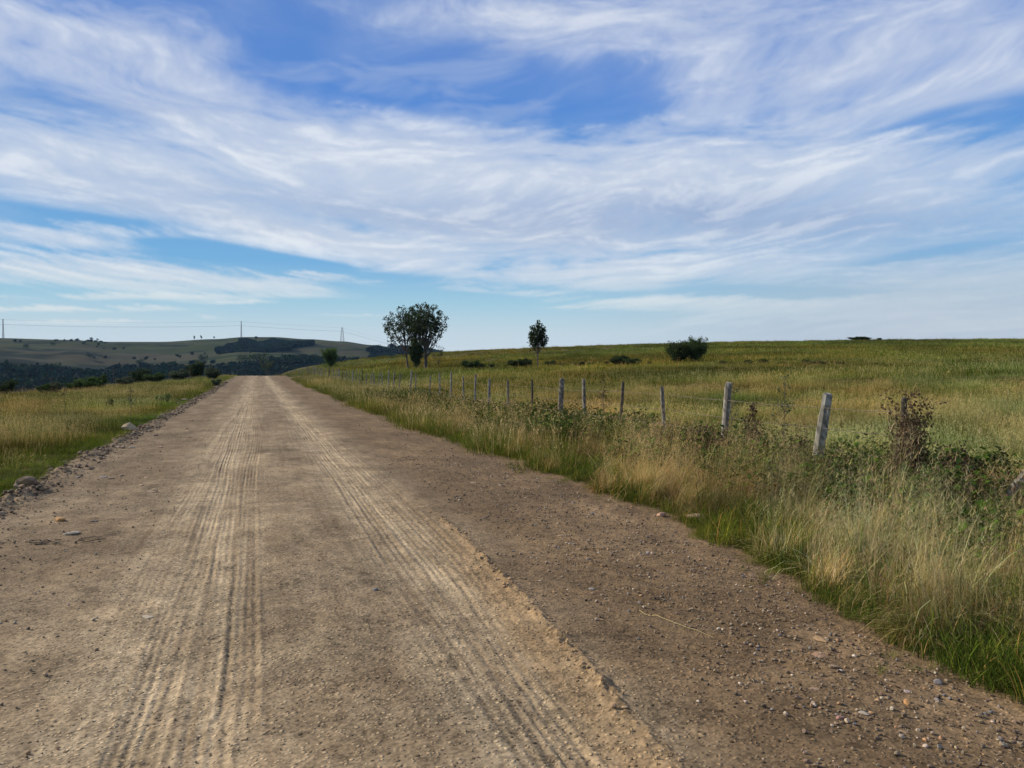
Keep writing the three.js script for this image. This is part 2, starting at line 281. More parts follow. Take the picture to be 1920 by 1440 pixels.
// ---------------------------------------------------------------- the road
const TAN = [0.50, 0.392, 0.252], BROWN = [0.228, 0.166, 0.102], SHOULDER = [0.225, 0.155, 0.088], RUST = [0.38, 0.26, 0.14];
const roadRows = [-8, -6, -4, -3, -2, -1, 0, 0.8, 1.4];
for (let d = 1.8; d < 205;) { roadRows.push(d); d += Math.max(0.02, d * d / 900); }
const roadCols = [];
for (let s = -3.9; s < 5.0;) { roadCols.push(s); const fine = (s > -0.95 && s < 0.06) || (s > 0.88 && s < 2.05); s += fine ? 0.0075 : s < -2.6 ? 0.02 : s > 3.9 ? 0.03 : 0.02; }
structure('dirt_road', sheet(roadRows, roadCols, (d, s) => {
  const x = s + roadShift(d), w = passAt(s, d)[1];
  const fwd = fbm2(s * 7, d * 0.25, 3), fwd2 = noise2(s * 26, d * 0.5), patch = 1.3 * fbm2(s * 1.1 + 3, d * 0.7, 5, 0.65), grit = 1.2 * fbm2(s * 4.3, d * 3.2, 4, 0.6);
  // dust ground fine by wheels lies in long streaks; coarser stone between and beside them
  let dust = 0.95 * Math.exp(-(((s + 0.5) / 0.52) ** 2)) + 1.0 * Math.exp(-(((s - 1.34) / 0.48) ** 2)) + 0.22 * Math.exp(-(((s - 0.45) / 0.4) ** 2)) + 0.18 * sstep(-1.7, -1.0, s) * sstep(-0.4, -1, s);
  dust = clamp(dust * (0.72 + 0.55 * fwd + 0.5 * fwd2) + 0.35 * patch + 0.18 * grit + 0.10 * w * fwd2 + 0.06);
  const rust = clamp(0.9 * Math.exp(-(((s - ridgeMid(d) + 0.15) / 0.16) ** 2)) * sstep(10, 5, d) + ridgeAt(s, d)) * 0.75, side = sstep(ridgeMid(d), ridgeMid(d) + 0.6, s + 0.3 * grit);
  const col = [0, 1, 2].map((c) => { let v = mix(BROWN[c], TAN[c], dust); v = mix(v, SHOULDER[c] * (1 + 0.35 * patch), side); v = mix(v, RUST[c], rust); return v * (1 + 0.2 * patch + 0.2 * grit); });
  return [x, road(s, d), -d, col];
}), roadMat);

// ---------------------------------------------------------------- the fields on both sides, one sheet that dips under the road
const SOIL = [0.12, 0.09, 0.05], MOSS = [0.075, 0.085, 0.02], STRAW = [0.25, 0.20, 0.095];
{
  const rows = [], cols = [];
  for (let r = 0.4; r < 430; r *= 1.033) rows.push(r);
  for (let k = 0; k <= 420; k++) cols.push(Math.PI * (-1 + 2 * k / 420));
  structure('field', sheet(rows, cols, (r, a) => {
    const x = Math.sin(a) * r, d = Math.cos(a) * r, p = fbm2(x * 0.2, d * 0.2, 4), q = fbm2(x * 0.05 + 9, d * 0.05, 3), far = sstep(40, 120, r);
    const col = [0, 1, 2].map((c) => mix(mix(SOIL[c], MOSS[c], clamp(0.5 + p)), mix(MOSS[c] * 1.2, STRAW[c] * 0.6, clamp(0.45 + 0.9 * q + 0.3 * p)), far));
    return [x, ground(x, d), -d, col];
  }), earthMat);
}

// ---------------------------------------------------------------- the far side of the valley: pasture hills
const CREST = [[-800, 640], [-300, 632], [0, 634], [120, 637], [210, 641], [300, 641], [400, 636], [460, 632], [510, 632], [580, 636], [640, 640], [700, 647], [760, 655], [800, 661], [845, 668], [930, 684], [1100, 700], [3000, 700]];
const crestAt = (px) => { if (px <= CREST[0][0]) return CREST[0][1]; for (let i = 1; i < CREST.length; i++) if (px <= CREST[i][0]) { const t = (px - CREST[i - 1][0]) / (CREST[i][0] - CREST[i - 1][0]); return mix(CREST[i - 1][1], CREST[i][1], t * t * (3 - 2 * t)); } return 700; };
const RC = 1500;
function hill(a, r) {                                                    // a = bearing from straight ahead, r = distance
  const px = Math.abs(a) < 1.1 ? 960 + FOC * Math.tan(a) : a < 0 ? -900 : 2600;
  const top = EYE + (690 - crestAt(px)) / FOC * RC * Math.cos(clamp(a, -1, 1)), x = Math.sin(a) * r, d = Math.cos(a) * r;
  const t = (r - 450) / (RC - 450), wob = (fbm2(x * 0.0035, d * 0.0035, 4) * 17 + 5 * noise2(x * 0.012, d * 0.012)) * sstep(0, 0.35, t) * sstep(1.0, 0.8, t);
  if (t < 0) return -30 + 2 * noise2(x * 0.01, d * 0.01);
  if (t <= 1) return mix(-30, top, t ** 0.97) + wob;
  return top - 60 * ((r - RC) / 700) ** 1.6;
}
{
  const rows = [], cols = [];
  for (let r = 240; r < 450; r += 35) rows.push(r);
  for (let r = 450; r < 1560; r += 7.5) rows.push(r);
  for (let r = 1600; r < 2500; r += 90) rows.push(r);
  for (let k = 0; k <= 90; k++) cols.push(-Math.PI + (Math.PI - 0.9) * k / 90);
  for (let k = 1; k <= 260; k++) cols.push(-0.9 + 1.1 * k / 260);
  for (let k = 1; k <= 70; k++) cols.push(0.2 + (Math.PI - 0.2) * k / 70);
  const hillMat = new THREE.MeshPhysicalMaterial({ specularIntensity: 0.03, vertexColors: true, roughness: 1, name: 'far_pasture' });
  structure('hills', sheet(rows, cols, (r, a) => {
    const x = Math.sin(a) * r, d = Math.cos(a) * r, arc = a * 900, p = fbm2(arc * 0.006, r * 0.011, 5, 0.6), q = fbm2(arc * 0.016 + 4, r * 0.03, 5, 0.65), b = fbm2(arc * 0.004 + 7, r * 0.016, 4), w = fbm2(arc * 0.009 + 31, r * 0.02 + 5, 4);
    const scrub = clamp(2.2 * sstep(0.02, 0.35, q + 0.7 * b)), pale = sstep(0.12, 0.4, w);
    const col = [0, 1, 2].map((c) => mix(mix(mix([0.040, 0.050, 0.022][c], [0.050, 0.046, 0.029][c], clamp(0.45 + 2.2 * p)), [0.068, 0.078, 0.038][c], 0.7 * pale), [0.012, 0.020, 0.014][c], 0.85 * scrub));
    return [x, hill(a, r), -d, col];
  }), hillMat);
}

// ---------------------------------------------------------------- grasses: tufts repeated over the ground
const GOLD = [0.30, 0.215, 0.075], PALE = [0.46, 0.365, 0.175], OLIVE = [0.106, 0.116, 0.018], GREEN = [0.062, 0.100, 0.012], DEEP = [0.030, 0.056, 0.011], LIME = [0.140, 0.175, 0.022], BROWNG = [0.14, 0.09, 0.045];
const pick = (r, list) => { let t = r() * list.reduce((a, e) => a + e[1], 0); for (const [v, w] of list) { t -= w; if (t <= 0) return v; } return list[0][0]; };
// radius of the tuft, number of blades, lengths, widths, lean, bend, a preferred direction (or null), colours
function tuft(seed, { rad, n, h0, h1, w0, w1, lean = 0.35, bend = 0.8, dir = null, cols, segs = 3, heads = 0 }) {
  const r = rng(seed), b = new Bag();
  for (let k = 0; k < n; k++) {
    const a = r() * 6.283, q = rad * Math.sqrt(r()), h = mix(h0, h1, r() ** 1.4), c = jit(pick(r, cols), r, 0.3, 0.1), d = dir === null ? (r() < 0.6 ? a + (r() - 0.5) : r() * 6.283) : dir + (r() - 0.5) * 2.2;
    blade(b, Math.cos(a) * q, -0.03, Math.sin(a) * q, h + 0.03, mix(w0, w1, r()), d, lean * r(), bend * (0.2 + r()), c, segs);
    if (r() < heads) {                                                   // a thin stalk with a loose seed head
      const L = h1 * (1.0 + 0.5 * r()), c2 = jit(PALE, r, 0.25), l = 0.25 * r(), dx = Math.cos(d), dz = Math.sin(d), x0 = Math.cos(a) * q, z0 = Math.sin(a) * q;
      blade(b, x0, -0.02, z0, L, w0 * 0.55, d, l, 0.25, c2, 2);
      for (let m = 0; m < 5; m++) { const t = 0.8 + 0.2 * r(); blade(b, x0 + dx * Math.sin(l + 0.1) * L * t, L * t * Math.cos(l + 0.06), z0 + dz * Math.sin(l + 0.1) * L * t, L * 0.09, w0 * 1.2, r() * 6.28, 0.5 + r(), 0.3, c2, 1); }
    }
  }
  return b.geo();
}
// scatter copies of a few tufts; spots = [x, d, scale, turn, [r, g, b]]
function scatter(name, label, category, geos, mat, spots, seed) {
  const r = rng(seed), lists = geos.map(() => []);
  for (const s of spots) lists[Math.floor(r() * geos.length)].push(s);
  lists.forEach((list, k) => {
    if (!list.length) return;
    const im = new THREE.InstancedMesh(geos[k], mat, list.length), o = new THREE.Object3D(), c = new THREE.Color();
    list.forEach(([x, d, sc, turn, col, sy], i) => { o.position.set(x, surface(x, d), -d); o.rotation.set((r() - 0.5) * 0.12, turn, (r() - 0.5) * 0.12); o.scale.set(sc, sc * (sy ?? 1), sc); o.updateMatrix(); im.setMatrixAt(i, o.matrix); im.setColorAt(i, c.setRGB(...(col ?? [1, 1, 1]))); });
    im.name = numbered(name); im.userData.kind = 'stuff'; tag(im, label, category); put(im);
  });
}
const inView = (x, d, m = 3) => d > 0.5 && Math.abs(x) < (d + m) * 0.72 + m * 0.6;
const tone = (x, d, f = 0.25, a = 0.35) => { const p = fbm2(x * f, d * f, 3), q = noise2(x * f * 0.35 + 30, d * f * 0.35); const k = (1 + 1.9 * a * p) * (0.78 + 0.44 * (Math.abs(Math.sin(x * 127.1 + d * 311.7) * 43758.5) % 1)); return [k * (1 + 0.22 * q), k, k * (1 - 0.1 * q)]; };
const FORM = {
  field: [1, 2, 3, 4].map((k) => tuft(100 + k, { rad: 0.34, n: 80, h0: 0.08, h1: 0.30, w0: 0.005, w1: 0.009, lean: 0.7, bend: 1.0, cols: [[OLIVE, 5], [GREEN, 4], [GOLD, 1.2], [LIME, 1.4]], segs: 2, heads: 0.05 })),
  wide: [1, 2, 3].map((k) => tuft(120 + k, { rad: 1.1, n: 130, h0: 0.12, h1: 0.34, w0: 0.016, w1: 0.034, lean: 0.8, bend: 0.8, cols: [[OLIVE, 5], [GREEN, 3], [GOLD, 1.3], [LIME, 1.0]], segs: 2, heads: 0.03 })),
  hay: [1, 2, 3].map((k) => tuft(140 + k, { rad: 0.32, n: 80, h0: 0.10, h1: 0.36, w0: 0.004, w1: 0.008, lean: 0.7, bend: 0.9, cols: [[GOLD, 1.5], [OLIVE, 5], [PALE, 0.4], [GREEN, 3.6], [BROWNG, 0.9]], segs: 2, heads: 0.12 })),
  short: [1, 2, 3].map((k) => tuft(160 + k, { rad: 0.13, n: 60, h0: 0.05, h1: 0.20, w0: 0.003, w1: 0.006, lean: 0.8, bend: 1.1, cols: [[GREEN, 3], [LIME, 4], [OLIVE, 3.4], [GOLD, 1.2], [DEEP, 1]] })),
  gold: [1, 2, 3, 4, 5, 6].map((k) => tuft(180 + k, { rad: 0.10 + 0.02 * k, n: 70, h0: 0.14, h1: 0.55 + 0.05 * k, w0: 0.0025, w1: 0.0075, lean: 0.55 + 0.12 * k, bend: 1.7 + 0.22 * k, dir: k % 3 ? 0.1 : null, heads: 0.10, cols: [[GOLD, 5], [PALE, 4], [OLIVE, 2.2], [BROWNG, 1.2], [GREEN, 0.8]], segs: 4 })),
  rank: [1, 2, 3].map((k) => tuft(200 + k, { rad: 0.16, n: 38, h0: 0.18, h1: 0.58, w0: 0.007, w1: 0.014, lean: 0.5, bend: 1.3, cols: [[GREEN, 5], [DEEP, 4], [LIME, 1.3], [GOLD, 0.5]], segs: 4 })),
};
// low leafy weeds
function leafy(seed, n, rad, h, size, cols) {
  const r = rng(seed), b = new Bag();
  for (let k = 0; k < n; k++) {
    const a = r() * 6.283, q = rad * Math.sqrt(r()), y = h * r() * (1.1 - 0.5 * q / rad), c = jit(pick(r, cols), r, 0.3), s = size * (0.5 + r()), t = r() * 6.283, up = (r() - 0.3) * 1.4;
    const x = Math.cos(a) * q, z = Math.sin(a) * q, dx = Math.cos(t) * Math.cos(up), dy = Math.sin(up), dz = Math.sin(t) * Math.cos(up), sx = -Math.sin(t) * 0.33, sz = Math.cos(t) * 0.33;
    const v = [b.vert(x, y, z, c), b.vert(x + (dx * 0.5 + sx) * s, y + dy * 0.5 * s, z + (dz * 0.5 + sz) * s, c), b.vert(x + dx * s, y + (dy - 0.15) * s, z + dz * s, c), b.vert(x + (dx * 0.5 - sx) * s, y + dy * 0.5 * s, z + (dz * 0.5 - sz) * s, c)];
    b.quad(...v);
  }
  return b.geo();
}
FORM.weed = [1, 2, 3].map((k) => leafy(220 + k, 110, 0.26, 0.42, 0.07, [[GREEN, 4], [DEEP, 5], [LIME, 0.7]]));
FORM.bramble = [1, 2].map((k) => {                                      // dead stems and curled brown leaves
  const r = rng(240 + k), b = new Bag();
  for (let m = 0; m < 26; m++) blade(b, (r() - 0.5) * 0.3, -0.03, (r() - 0.5) * 0.3, 0.25 + 0.45 * r(), 0.006, r() * 6.28, 0.2 + 0.6 * r(), 0.8 * r(), jit([0.12, 0.075, 0.05], r), 4);
  for (let m = 0; m < 90; m++) blade(b, (r() - 0.5) * 0.5, 0.05 + 0.45 * r(), (r() - 0.5) * 0.5, 0.03 + 0.05 * r(), 0.02, r() * 6.28, r() * 2.5, 1.2, jit([0.13, 0.075, 0.052], r, 0.35), 2);
  return b.geo();
});
{
  const r = rng(4242), S = { field: [], wide: [], hay: [], short: [], gold: [], rank: [], weed: [], bramble: [] };
  const near = (d0, d1, s0, s1, count, fn) => { for (let k = 0; k < count; k++) { const d = Math.exp(mix(Math.log(d0), Math.log(d1), r())), s = mix(s0, s1, r()), x = s + roadShift(d); if (inView(x, d)) fn(x, d, s); } };
  // right of the road: short green edge, straw-coloured bank, rank green along the fence
  near(2.4, 60, 3.0, 6.2, 15000, (x, d, s) => { const e = s - edgeRight(d), p = fbm2(x * 1.1, d * 1.1, 3); if (e < -0.45 || e > 2.3) return; const dens = e < 0.15 ? 0.16 * sstep(-0.45, 0.1, e) * sstep(-0.1, 0.3, p) + sstep(0.12, 0.45, e + 0.6 * p) * 0.5 : 0.9 - e * 0.28 + 0.7 * p; if (r() < dens) S.short.push([x, d, 0.35 + 0.95 * r() * sstep(-0.1, 0.5, e + 0.3 * p), r() * 6.28, tone(x, d, 0.9, 0.6), 0.6 + 0.7 * r()]); });
  for (let k = 0; k < 300; k++) {                                        // straw tussocks: tufts that grow and lean together
    const d = Math.exp(mix(Math.log(3.0), Math.log(34), r())), e = 0.22 + 2.4 * r() * (1 - 0.25 * sstep(9, 20, d)), s = edgeRight(d) + e, x = s + roadShift(d), big = (0.38 + 0.55 * r()) * mix(0.7, 1, sstep(0.2, 0.9, e)), turn = (r() - 0.5) * 3 + (r() < 0.35 ? 3 : 0), col = tone(x, d, 0.6, 0.5);
    if (!inView(x, d) || r() > 0.4 + 1.3 * clamp(0.45 + noise2(x * 0.7, d * 0.7)) || r() > sstep(24, 11, d) + 0.06) continue;
    for (let m = 0; m < 5 + 8 * r(); m++) { const a = r() * 6.28, q = 0.24 * big * Math.sqrt(r()); S.gold.push([x + Math.cos(a) * q, d + Math.sin(a) * q, big * (0.7 + 0.5 * r()), turn + (r() - 0.5) * 1.1, col.map((v) => v * (0.85 + 0.3 * r())), 0.7 + 0.5 * r()]); }
  }
  near(2.6, 150, 4.2, 9.6, 9000, (x, d, s) => { const e = s - edgeRight(d), p = fbm2(x * 0.4 + 3, d * 0.4 + 3, 3), nearby = sstep(30, 14, d), dens = mix(sstep(0.2, 0.6, e) * 0.9, sstep(1.5, 2.5, e + p) * sstep(9.9, 8.8, s) * clamp(0.55 + 1.5 * noise2(x * 0.8 + 9, d * 0.8)) + 0.16, nearby); if (e > 0.25 && r() < dens * 0.75) S.rank.push([x, d, (0.35 + 0.6 * r() * r()) * mix(0.7, 1, nearby), r() * 6.28, tone(x, d, 0.6, 0.4)]); });
  near(3, 40, 5.6, 9.4, 2600, (x, d, s) => { const p = fbm2(x * 0.35 + 13, d * 0.35, 3), e = s - edgeRight(d); if (e > 1.6 && r() < 0.6 + 1.6 * p) S.weed.push([x, d, 0.6 + 0.7 * r(), r() * 6.28, tone(x, d, 0.6, 0.4)]); });
  near(6, 32, 7.0, 9.2, 260, (x, d, s) => { if (r() < 0.5 + noise2(x * 0.5, d * 0.5) * 1.2) S.bramble.push([x, d, 0.5 + 0.5 * r(), r() * 6.28, [1, 1, 1]]); });
  near(9, 90, 3.6, 8.6, 9000, (x, d, s) => { const e = s - edgeRight(d); if (e > 0.1 && r() < sstep(9, 22, d)) (r() < 0.75 ? S.short : S.field).push([x, d, 1.0 + 0.9 * r(), r() * 6.28, tone(x, d, 0.4, 0.4), 0.8]); });
  // the field beyond the fence
  for (let k = 0; k < 30000; k++) { const d = Math.exp(mix(Math.log(7), Math.log(64), r())), x = (r() * 2 - 1) * 0.8 * d + 1, s = across(x, d); if (s < 8.4 || !inView(x, d)) continue; const p = fbm2(x * 0.16, d * 0.10, 4, 0.6), straw = sstep(-0.06, 0.16, p); (r() < 0.15 + 0.7 * straw ? S.hay : S.field).push([x, d, 0.75 + 0.6 * r(), r() * 6.28, tone(x, d, 0.3, 0.7).map((v, c) => v * mix([0.88, 1.02, 0.84][c], [1.12, 1.0, 0.8][c], straw)), clamp(0.5 + 0.9 * fbm2(x * 0.35 + 4, d * 0.35, 3) + 0.4 * r(), 0.3, 1.6)]); }
  for (let k = 0; k < 16000; k++) { const d = Math.exp(mix(Math.log(42), Math.log(175), r())), x = (r() * 2 - 1) * 0.78 * d, s = across(x, d); if (s < 8.4 || !inView(x, d, 6)) continue; S.wide.push([x, d, 0.8 + 0.5 * r(), r() * 6.28, tone(x, d, 0.09, 0.7).map((v, c) => v * mix([0.90, 1.02, 0.85][c], [1.12, 1.0, 0.8][c], sstep(-0.1, 0.2, fbm2(x * 0.07, d * 0.04, 4, 0.6)))), 0.6 + 0.5 * r()]); }
  for (let k = 0; k < 5200; k++) { const d = Math.exp(mix(Math.log(9), Math.log(85), r())), x = (r() * 2 - 1) * 0.78 * d, s = across(x, d); if (s > -4.5 && s < 8.6 || !inView(x, d) || -21 - 0.17 * d - x > 3) continue; const p = fbm2(x * 0.3 + 50, d * 0.3, 3) + 0.5 * noise2(x * 0.05, d * 0.05 + 8); if (r() < sstep(-0.05, 0.5, p) * 0.6 + 0.04) S.rank.push([x, d, 0.35 + 0.55 * r() * r(), r() * 6.28, tone(x, d, 0.3, 0.5).map((v, c) => v * [1.5, 1.25, 1.3][c]), 0.6 + 0.5 * r()]); }
  for (let k = 0; k < 2600; k++) { const d = mix(60, 156, r()), x = (r() * 2 - 1) * 0.75 * d, s = across(x, d); if (s < 9 || !inView(x, d, 6)) continue; S.rank.push([x, d, 0.9 + 1.1 * r() * r(), r() * 6.28, tone(x, d, 0.1, 0.6).map((v, c) => v * [1.3, 1.15, 1.1][c]), 0.7 + 0.4 * r()]); }
  // the rough pasture on the left
  for (let k = 0; k < 26000; k++) { const d = Math.exp(mix(Math.log(6), Math.log(58), r())), s = -3.1 - 40 * r() ** 1.3, x = s + roadShift(d); if (!inView(x, d) || s > edgeLeft(d) - 0.05) continue; const p = fbm2(x * 0.25, d * 0.25, 3); (s > -3.75 + 0.4 * p || (s > -4.5 + 0.9 * p && r() < 0.6) ? S.short : p + 0.6 * (r() - 0.5) > 0.02 ? S.hay : S.field).push([x, d, s > -3.75 ? 0.55 + 0.7 * r() : 0.65 + 0.55 * r(), r() * 6.28, tone(x, d, 0.4, 0.7).map((v, c) => v * mix([0.78, 0.90, 0.75][c], [1.0, 0.90, 0.74][c], sstep(-0.15, 0.15, p))), clamp(0.45 + 0.9 * fbm2(x * 0.4 + 4, d * 0.4, 3) + 0.4 * r(), 0.3, 1.5)]); }
  for (let k = 0; k < 9000; k++) { const d = mix(38, 150, r()), s = -3.1 - 34 * r(), x = s + roadShift(d); if (!inView(x, d, 6) || s > edgeLeft(d) - 0.6 || -30 - 0.13 * d - x > 8) continue; S.wide.push([x, d, 0.5 + 0.4 * r(), r() * 6.28, tone(x, d, 0.1, 0.5), 0.9]); }
  const stems = []; near(3, 16, 3.9, 7.4, 420, (x, d, s) => { if (s - edgeRight(d) > 0.3) stems.push([x, d, 0.6 + 0.6 * r(), r() * 6.28, tone(x, d, 0.6, 0.4)]); });
  FORM.stem = [1, 2, 3, 4].map((k) => { const q = rng(290 + k), b = new Bag(); blade(b, 0, -0.02, 0, 0.75, 0.005, 0, 0.3 + 0.28 * k, 0.2 + 0.3 * q(), PALE, 5); for (let m = 0; m < 3; m++) blade(b, 0, -0.02, 0, 0.3 + 0.3 * q(), 0.007, q() * 6.28, 0.4 + 0.5 * q(), 1.2, jit(GOLD, q), 4); return b.geo(); });
  scatter('straw_stems', 'long pale dry stems sticking out of the right verge', 'dry grass', FORM.stem, M.dry, stems, 9);
  near(3, 22, 3.6, 7, 900, (x, d, s) => { const e = s - edgeRight(d); if (e > 0.15 && e < 2.4) S.rank.push([x, d, 0.3 + 0.35 * r(), r() * 6.28, tone(x, d, 0.9, 0.5).map((v, c) => v * [1.7, 1.35, 1.2][c])]); });
  scatter('field_grass', 'knee-high olive green grass covering the open fields', 'grass', FORM.field, M.grass, S.field, 1);
  scatter('distant_grass', 'far olive and straw grass of the rising pasture', 'grass', FORM.wide, M.grass, S.wide, 2);
  scatter('seeding_grass', 'yellowish seeding grass mixed through the fields', 'grass', FORM.hay, M.dry, S.hay, 3);
  scatter('edge_grass', 'short bright green grass along the road edges', 'grass', FORM.short, M.grass, S.short, 4);
  scatter('straw_grass', 'long straw-coloured dry grass leaning over the right verge', 'dry grass', FORM.gold, M.dry, S.gold, 5);
  scatter('rank_grass', 'broad-bladed dark green grass along the fence line', 'grass', FORM.rank, M.grass, S.rank, 6);
  scatter('leafy_weeds', 'low leafy dark green weeds at the foot of the fence', 'weeds', FORM.weed, M.leaf, S.weed, 7);
  scatter('dead_bramble', 'tangled dead brown stems among the fence weeds', 'bramble', FORM.bramble, M.leaf, S.bramble, 8);
}

// ---------------------------------------------------------------- loose stone
function rock(seed, detail, flat = 0.6, rough = 0.35) {                  // a broken stone about 1 m across, its base at y = 0
  const r = rng(seed), g = new THREE.IcosahedronGeometry(0.5, detail), p = g.attributes.position, cuts = [];
  for (let k = 0; k < 7; k++) { const v = new THREE.Vector3(r() - 0.5, r() - 0.5, r() - 0.5).normalize(); cuts.push([v, 0.2 + 0.16 * r()]); }
  const sx = 0.75 + 0.5 * r(), sz = 0.75 + 0.5 * r(), v = new THREE.Vector3();
  for (let i = 0; i < p.count; i++) {
    v.fromBufferAttribute(p, i);
    const n = noise3(v.x * 3 + seed, v.y * 3, v.z * 3) * rough * 0.4; v.multiplyScalar(1 + n);
    for (const [c, d] of cuts) { const e = v.dot(c) - d; if (e > 0) v.addScaledVector(c, -e * 0.85); }
    p.setXYZ(i, v.x * sx, v.y * flat, v.z * sz);
  }
  g.computeBoundingBox(); g.translate(0, -g.boundingBox.min.y * 0.7, 0);
  g.deleteAttribute('uv'); g.computeVertexNormals();
  return g;
}
function tinted(g, c, seed, v = 0.16) { const r = rng(seed), out = g.clone(), n = out.attributes.position.count, a = new Float32Array(n * 3), p = out.attributes.position; for (let i = 0; i < n; i++) { const k = 1 + v * fbm3(p.getX(i) * 4, p.getY(i) * 4 + seed, p.getZ(i) * 4, 3) * 2; a.set([c[0] * k, c[1] * k, c[2] * k], i * 3); } out.setAttribute('color', new THREE.BufferAttribute(a, 3)); return out; }
const ROCKS = [1, 2, 3, 4, 5].map((k) => rock(k * 13, 1, 0.35 + 0.1 * k)), BIG = [1, 2, 3, 4, 5].map((k) => rock(k * 31, 1, 0.5 + 0.07 * k, 0.7)), CHIPS = [1, 2, 3, 4].map((k) => rock(k * 17 + 5, 0, 0.4 + 0.1 * k));
{
  const r = rng(991), white = CHIPS.map((g, k) => tinted(g, [1, 1, 1], k, 0.05));
  const spots = [], clods = [];
  const tints = [[[0.20, 0.150, 0.098], 7], [[0.30, 0.235, 0.165], 2], [[0.14, 0.100, 0.066], 5], [[0.30, 0.18, 0.095], 1.1], [[0.17, 0.155, 0.145], 1], [[0.42, 0.35, 0.27], 1.0], [[0.075, 0.055, 0.038], 2]];
  const drop = (n, d0, d1, s0, s1, m0, m1, w) => { for (let k = 0; k < n; k++) { const d = Math.exp(mix(Math.log(d0), Math.log(d1), r())), s = mix(s0, s1, r()); if (w && r() > w(s, d)) continue; if (!inView(s + roadShift(d), d, 1)) continue; spots.push([s + roadShift(d), d, m0 + (m1 - m0) * r() ** 4, r() * 6.28, jit(pick(r, tints), r, 0.2)]); } };
  drop(20000, 2.1, 14, 2.0, 4.2, 0.005, 0.036, (s, d) => sstep(2.0, 3.0, s + 0.5 * noise2(s * 2, d * 2)) * sstep(0.25, -0.2, s - edgeRight(d)) + 0.04);
  drop(8000, 2.6, 20, -3.3, -0.9, 0.005, 0.035, (s, d) => 0.3 + 0.5 * sstep(-1.2, -2.5, s));
  drop(4000, 2.1, 10, -1.2, 2.2, 0.004, 0.018, () => 0.6);
  drop(1600, 8, 40, 1.9, 4.3, 0.012, 0.05, (s, d) => sstep(2.0, 3.3, s) * sstep(0.3, -0.1, s - edgeRight(d)));
  for (let k = 0; k < 4200; k++) { const d = Math.exp(mix(Math.log(7), Math.log(75), r())), s = -2.98 + 0.14 * noise2(d * 0.33, 41) + (r() + r() - 1) * 0.42; if (r() > 0.35 + 0.9 * clamp(0.5 + noise2(d * 0.9, 61))) continue; clods.push([s + roadShift(d), d, (0.014 + 0.06 * r() ** 4) * (1 + d / 50), r() * 6.28, jit(pick(r, [[[0.17, 0.118, 0.075], 6], [[0.27, 0.20, 0.135], 1.4], [[0.11, 0.077, 0.05], 4]]), r, 0.2)]); }
  for (let k = 0; k < 420; k++) { const d = mix(2.6, 8.6, r()), s = ridgeMid(d) + (r() + r() - 1) * 0.12; if (r() > 0.2 + ridgeAt(s, d)) continue; clods.push([s + roadShift(d), d, 0.008 + 0.022 * r() ** 2, r() * 6.28, jit([0.30, 0.205, 0.115], r, 0.2)]); }
  scatter('road_gravel', 'small brown and grey gravel strewn over the dirt road', 'gravel', white, M.stone, spots, 11);
  scatter('bank_rubble', 'clods and rubble pushed up along the road edges', 'rubble', ROCKS.map((g, k) => tinted(g, [1, 1, 1], k + 20, 0.1)), M.stone, clods, 12);
}
// pixel of the 1920 x 1440 photograph that lies on the near flat of the road -> [x, d]
const spot = (px, py) => { const d = EYE * FOC / (py - 690); return [(px - 960) / FOC * d, d]; };
function stone(name, label, px, py, size, col, seed, flat = 1, geos = BIG, group) {
  const [x, d] = spot(px, py), m = new THREE.Mesh(tinted(geos[seed % geos.length], col.map((v, c) => v * [0.66, 0.62, 0.54][c]), seed, 0.3), M.stone);
  m.name = numbered(name); m.scale.set(size, size * flat, size * 0.8); m.rotation.y = seed * 1.7; m.position.set(x, surface(x, d) - 0.12 * size * flat, -d);
  put(tag(m, label, 'stone', group));
}
stone('boulder', 'pale cream rock with a flat top on the left grass edge', 243, 809, 0.62, [0.42, 0.35, 0.24], 3, 0.75);
stone('boulder', 'brown rounded rock half hidden in green grass at the far left', 47, 916, 0.34, [0.27, 0.20, 0.145], 4, 1);
stone('stone', 'small orange ochre stone lying on the left of the road', 110, 975, 0.19, [0.55, 0.33, 0.13], 5, 0.6);
stone('stone', 'pinkish beige slab under the straw grass, right of its pair', 1304, 980, 0.26, [0.52, 0.38, 0.31], 7, 0.5);
stone('stone', 'small pink stone beside the first straw tussock on the right', 1240, 970, 0.16, [0.52, 0.33, 0.26], 8, 0.6);
stone('stone', 'flat grey slate piece on the left shoulder', 190, 895, 0.17, [0.24, 0.235, 0.25], 9, 0.3);
stone('stone', 'dark slate stone on the middle of the road', 700, 1107, 0.085, [0.17, 0.165, 0.19], 10, 0.5);
stone('stone', 'pale flat stone chip beside the left wheel track', 272, 1156, 0.085, [0.50, 0.46, 0.40], 11, 0.3);
stone('stone', 'bright orange stone in the gravel at the lower right', 1708, 1325, 0.055, [0.60, 0.34, 0.15], 12, 0.7);
stone('stone', 'bluish grey stone near the grass at the lower right', 1768, 1286, 0.06, [0.27, 0.26, 0.29], 13, 0.9);
stone('stone', 'lilac grey flat stone in the right-hand gravel', 1710, 1303, 0.06, [0.40, 0.35, 0.38], 14, 0.4);
stone('stone', 'long rusty splinter of stone below the right grass edge', 1545, 1233, 0.15, [0.42, 0.27, 0.18], 15, 0.25);
stone('stone', 'tan flat stone tucked under the short grass on the right', 1543, 1203, 0.10, [0.45, 0.31, 0.18], 16, 0.35);
stone('stone', 'reddish stone chip in the gravel at the lower right', 1582, 1355, 0.05, [0.42, 0.24, 0.22], 17, 0.6);
stone('stone', 'grey chip beside the reddish stone in the gravel', 1625, 1345, 0.07, [0.36, 0.34, 0.32], 18, 0.35);
stone('stone', 'light grey stone on the left edge of the road rut', 130, 1000, 0.2, [0.40, 0.37, 0.33], 19, 0.4);
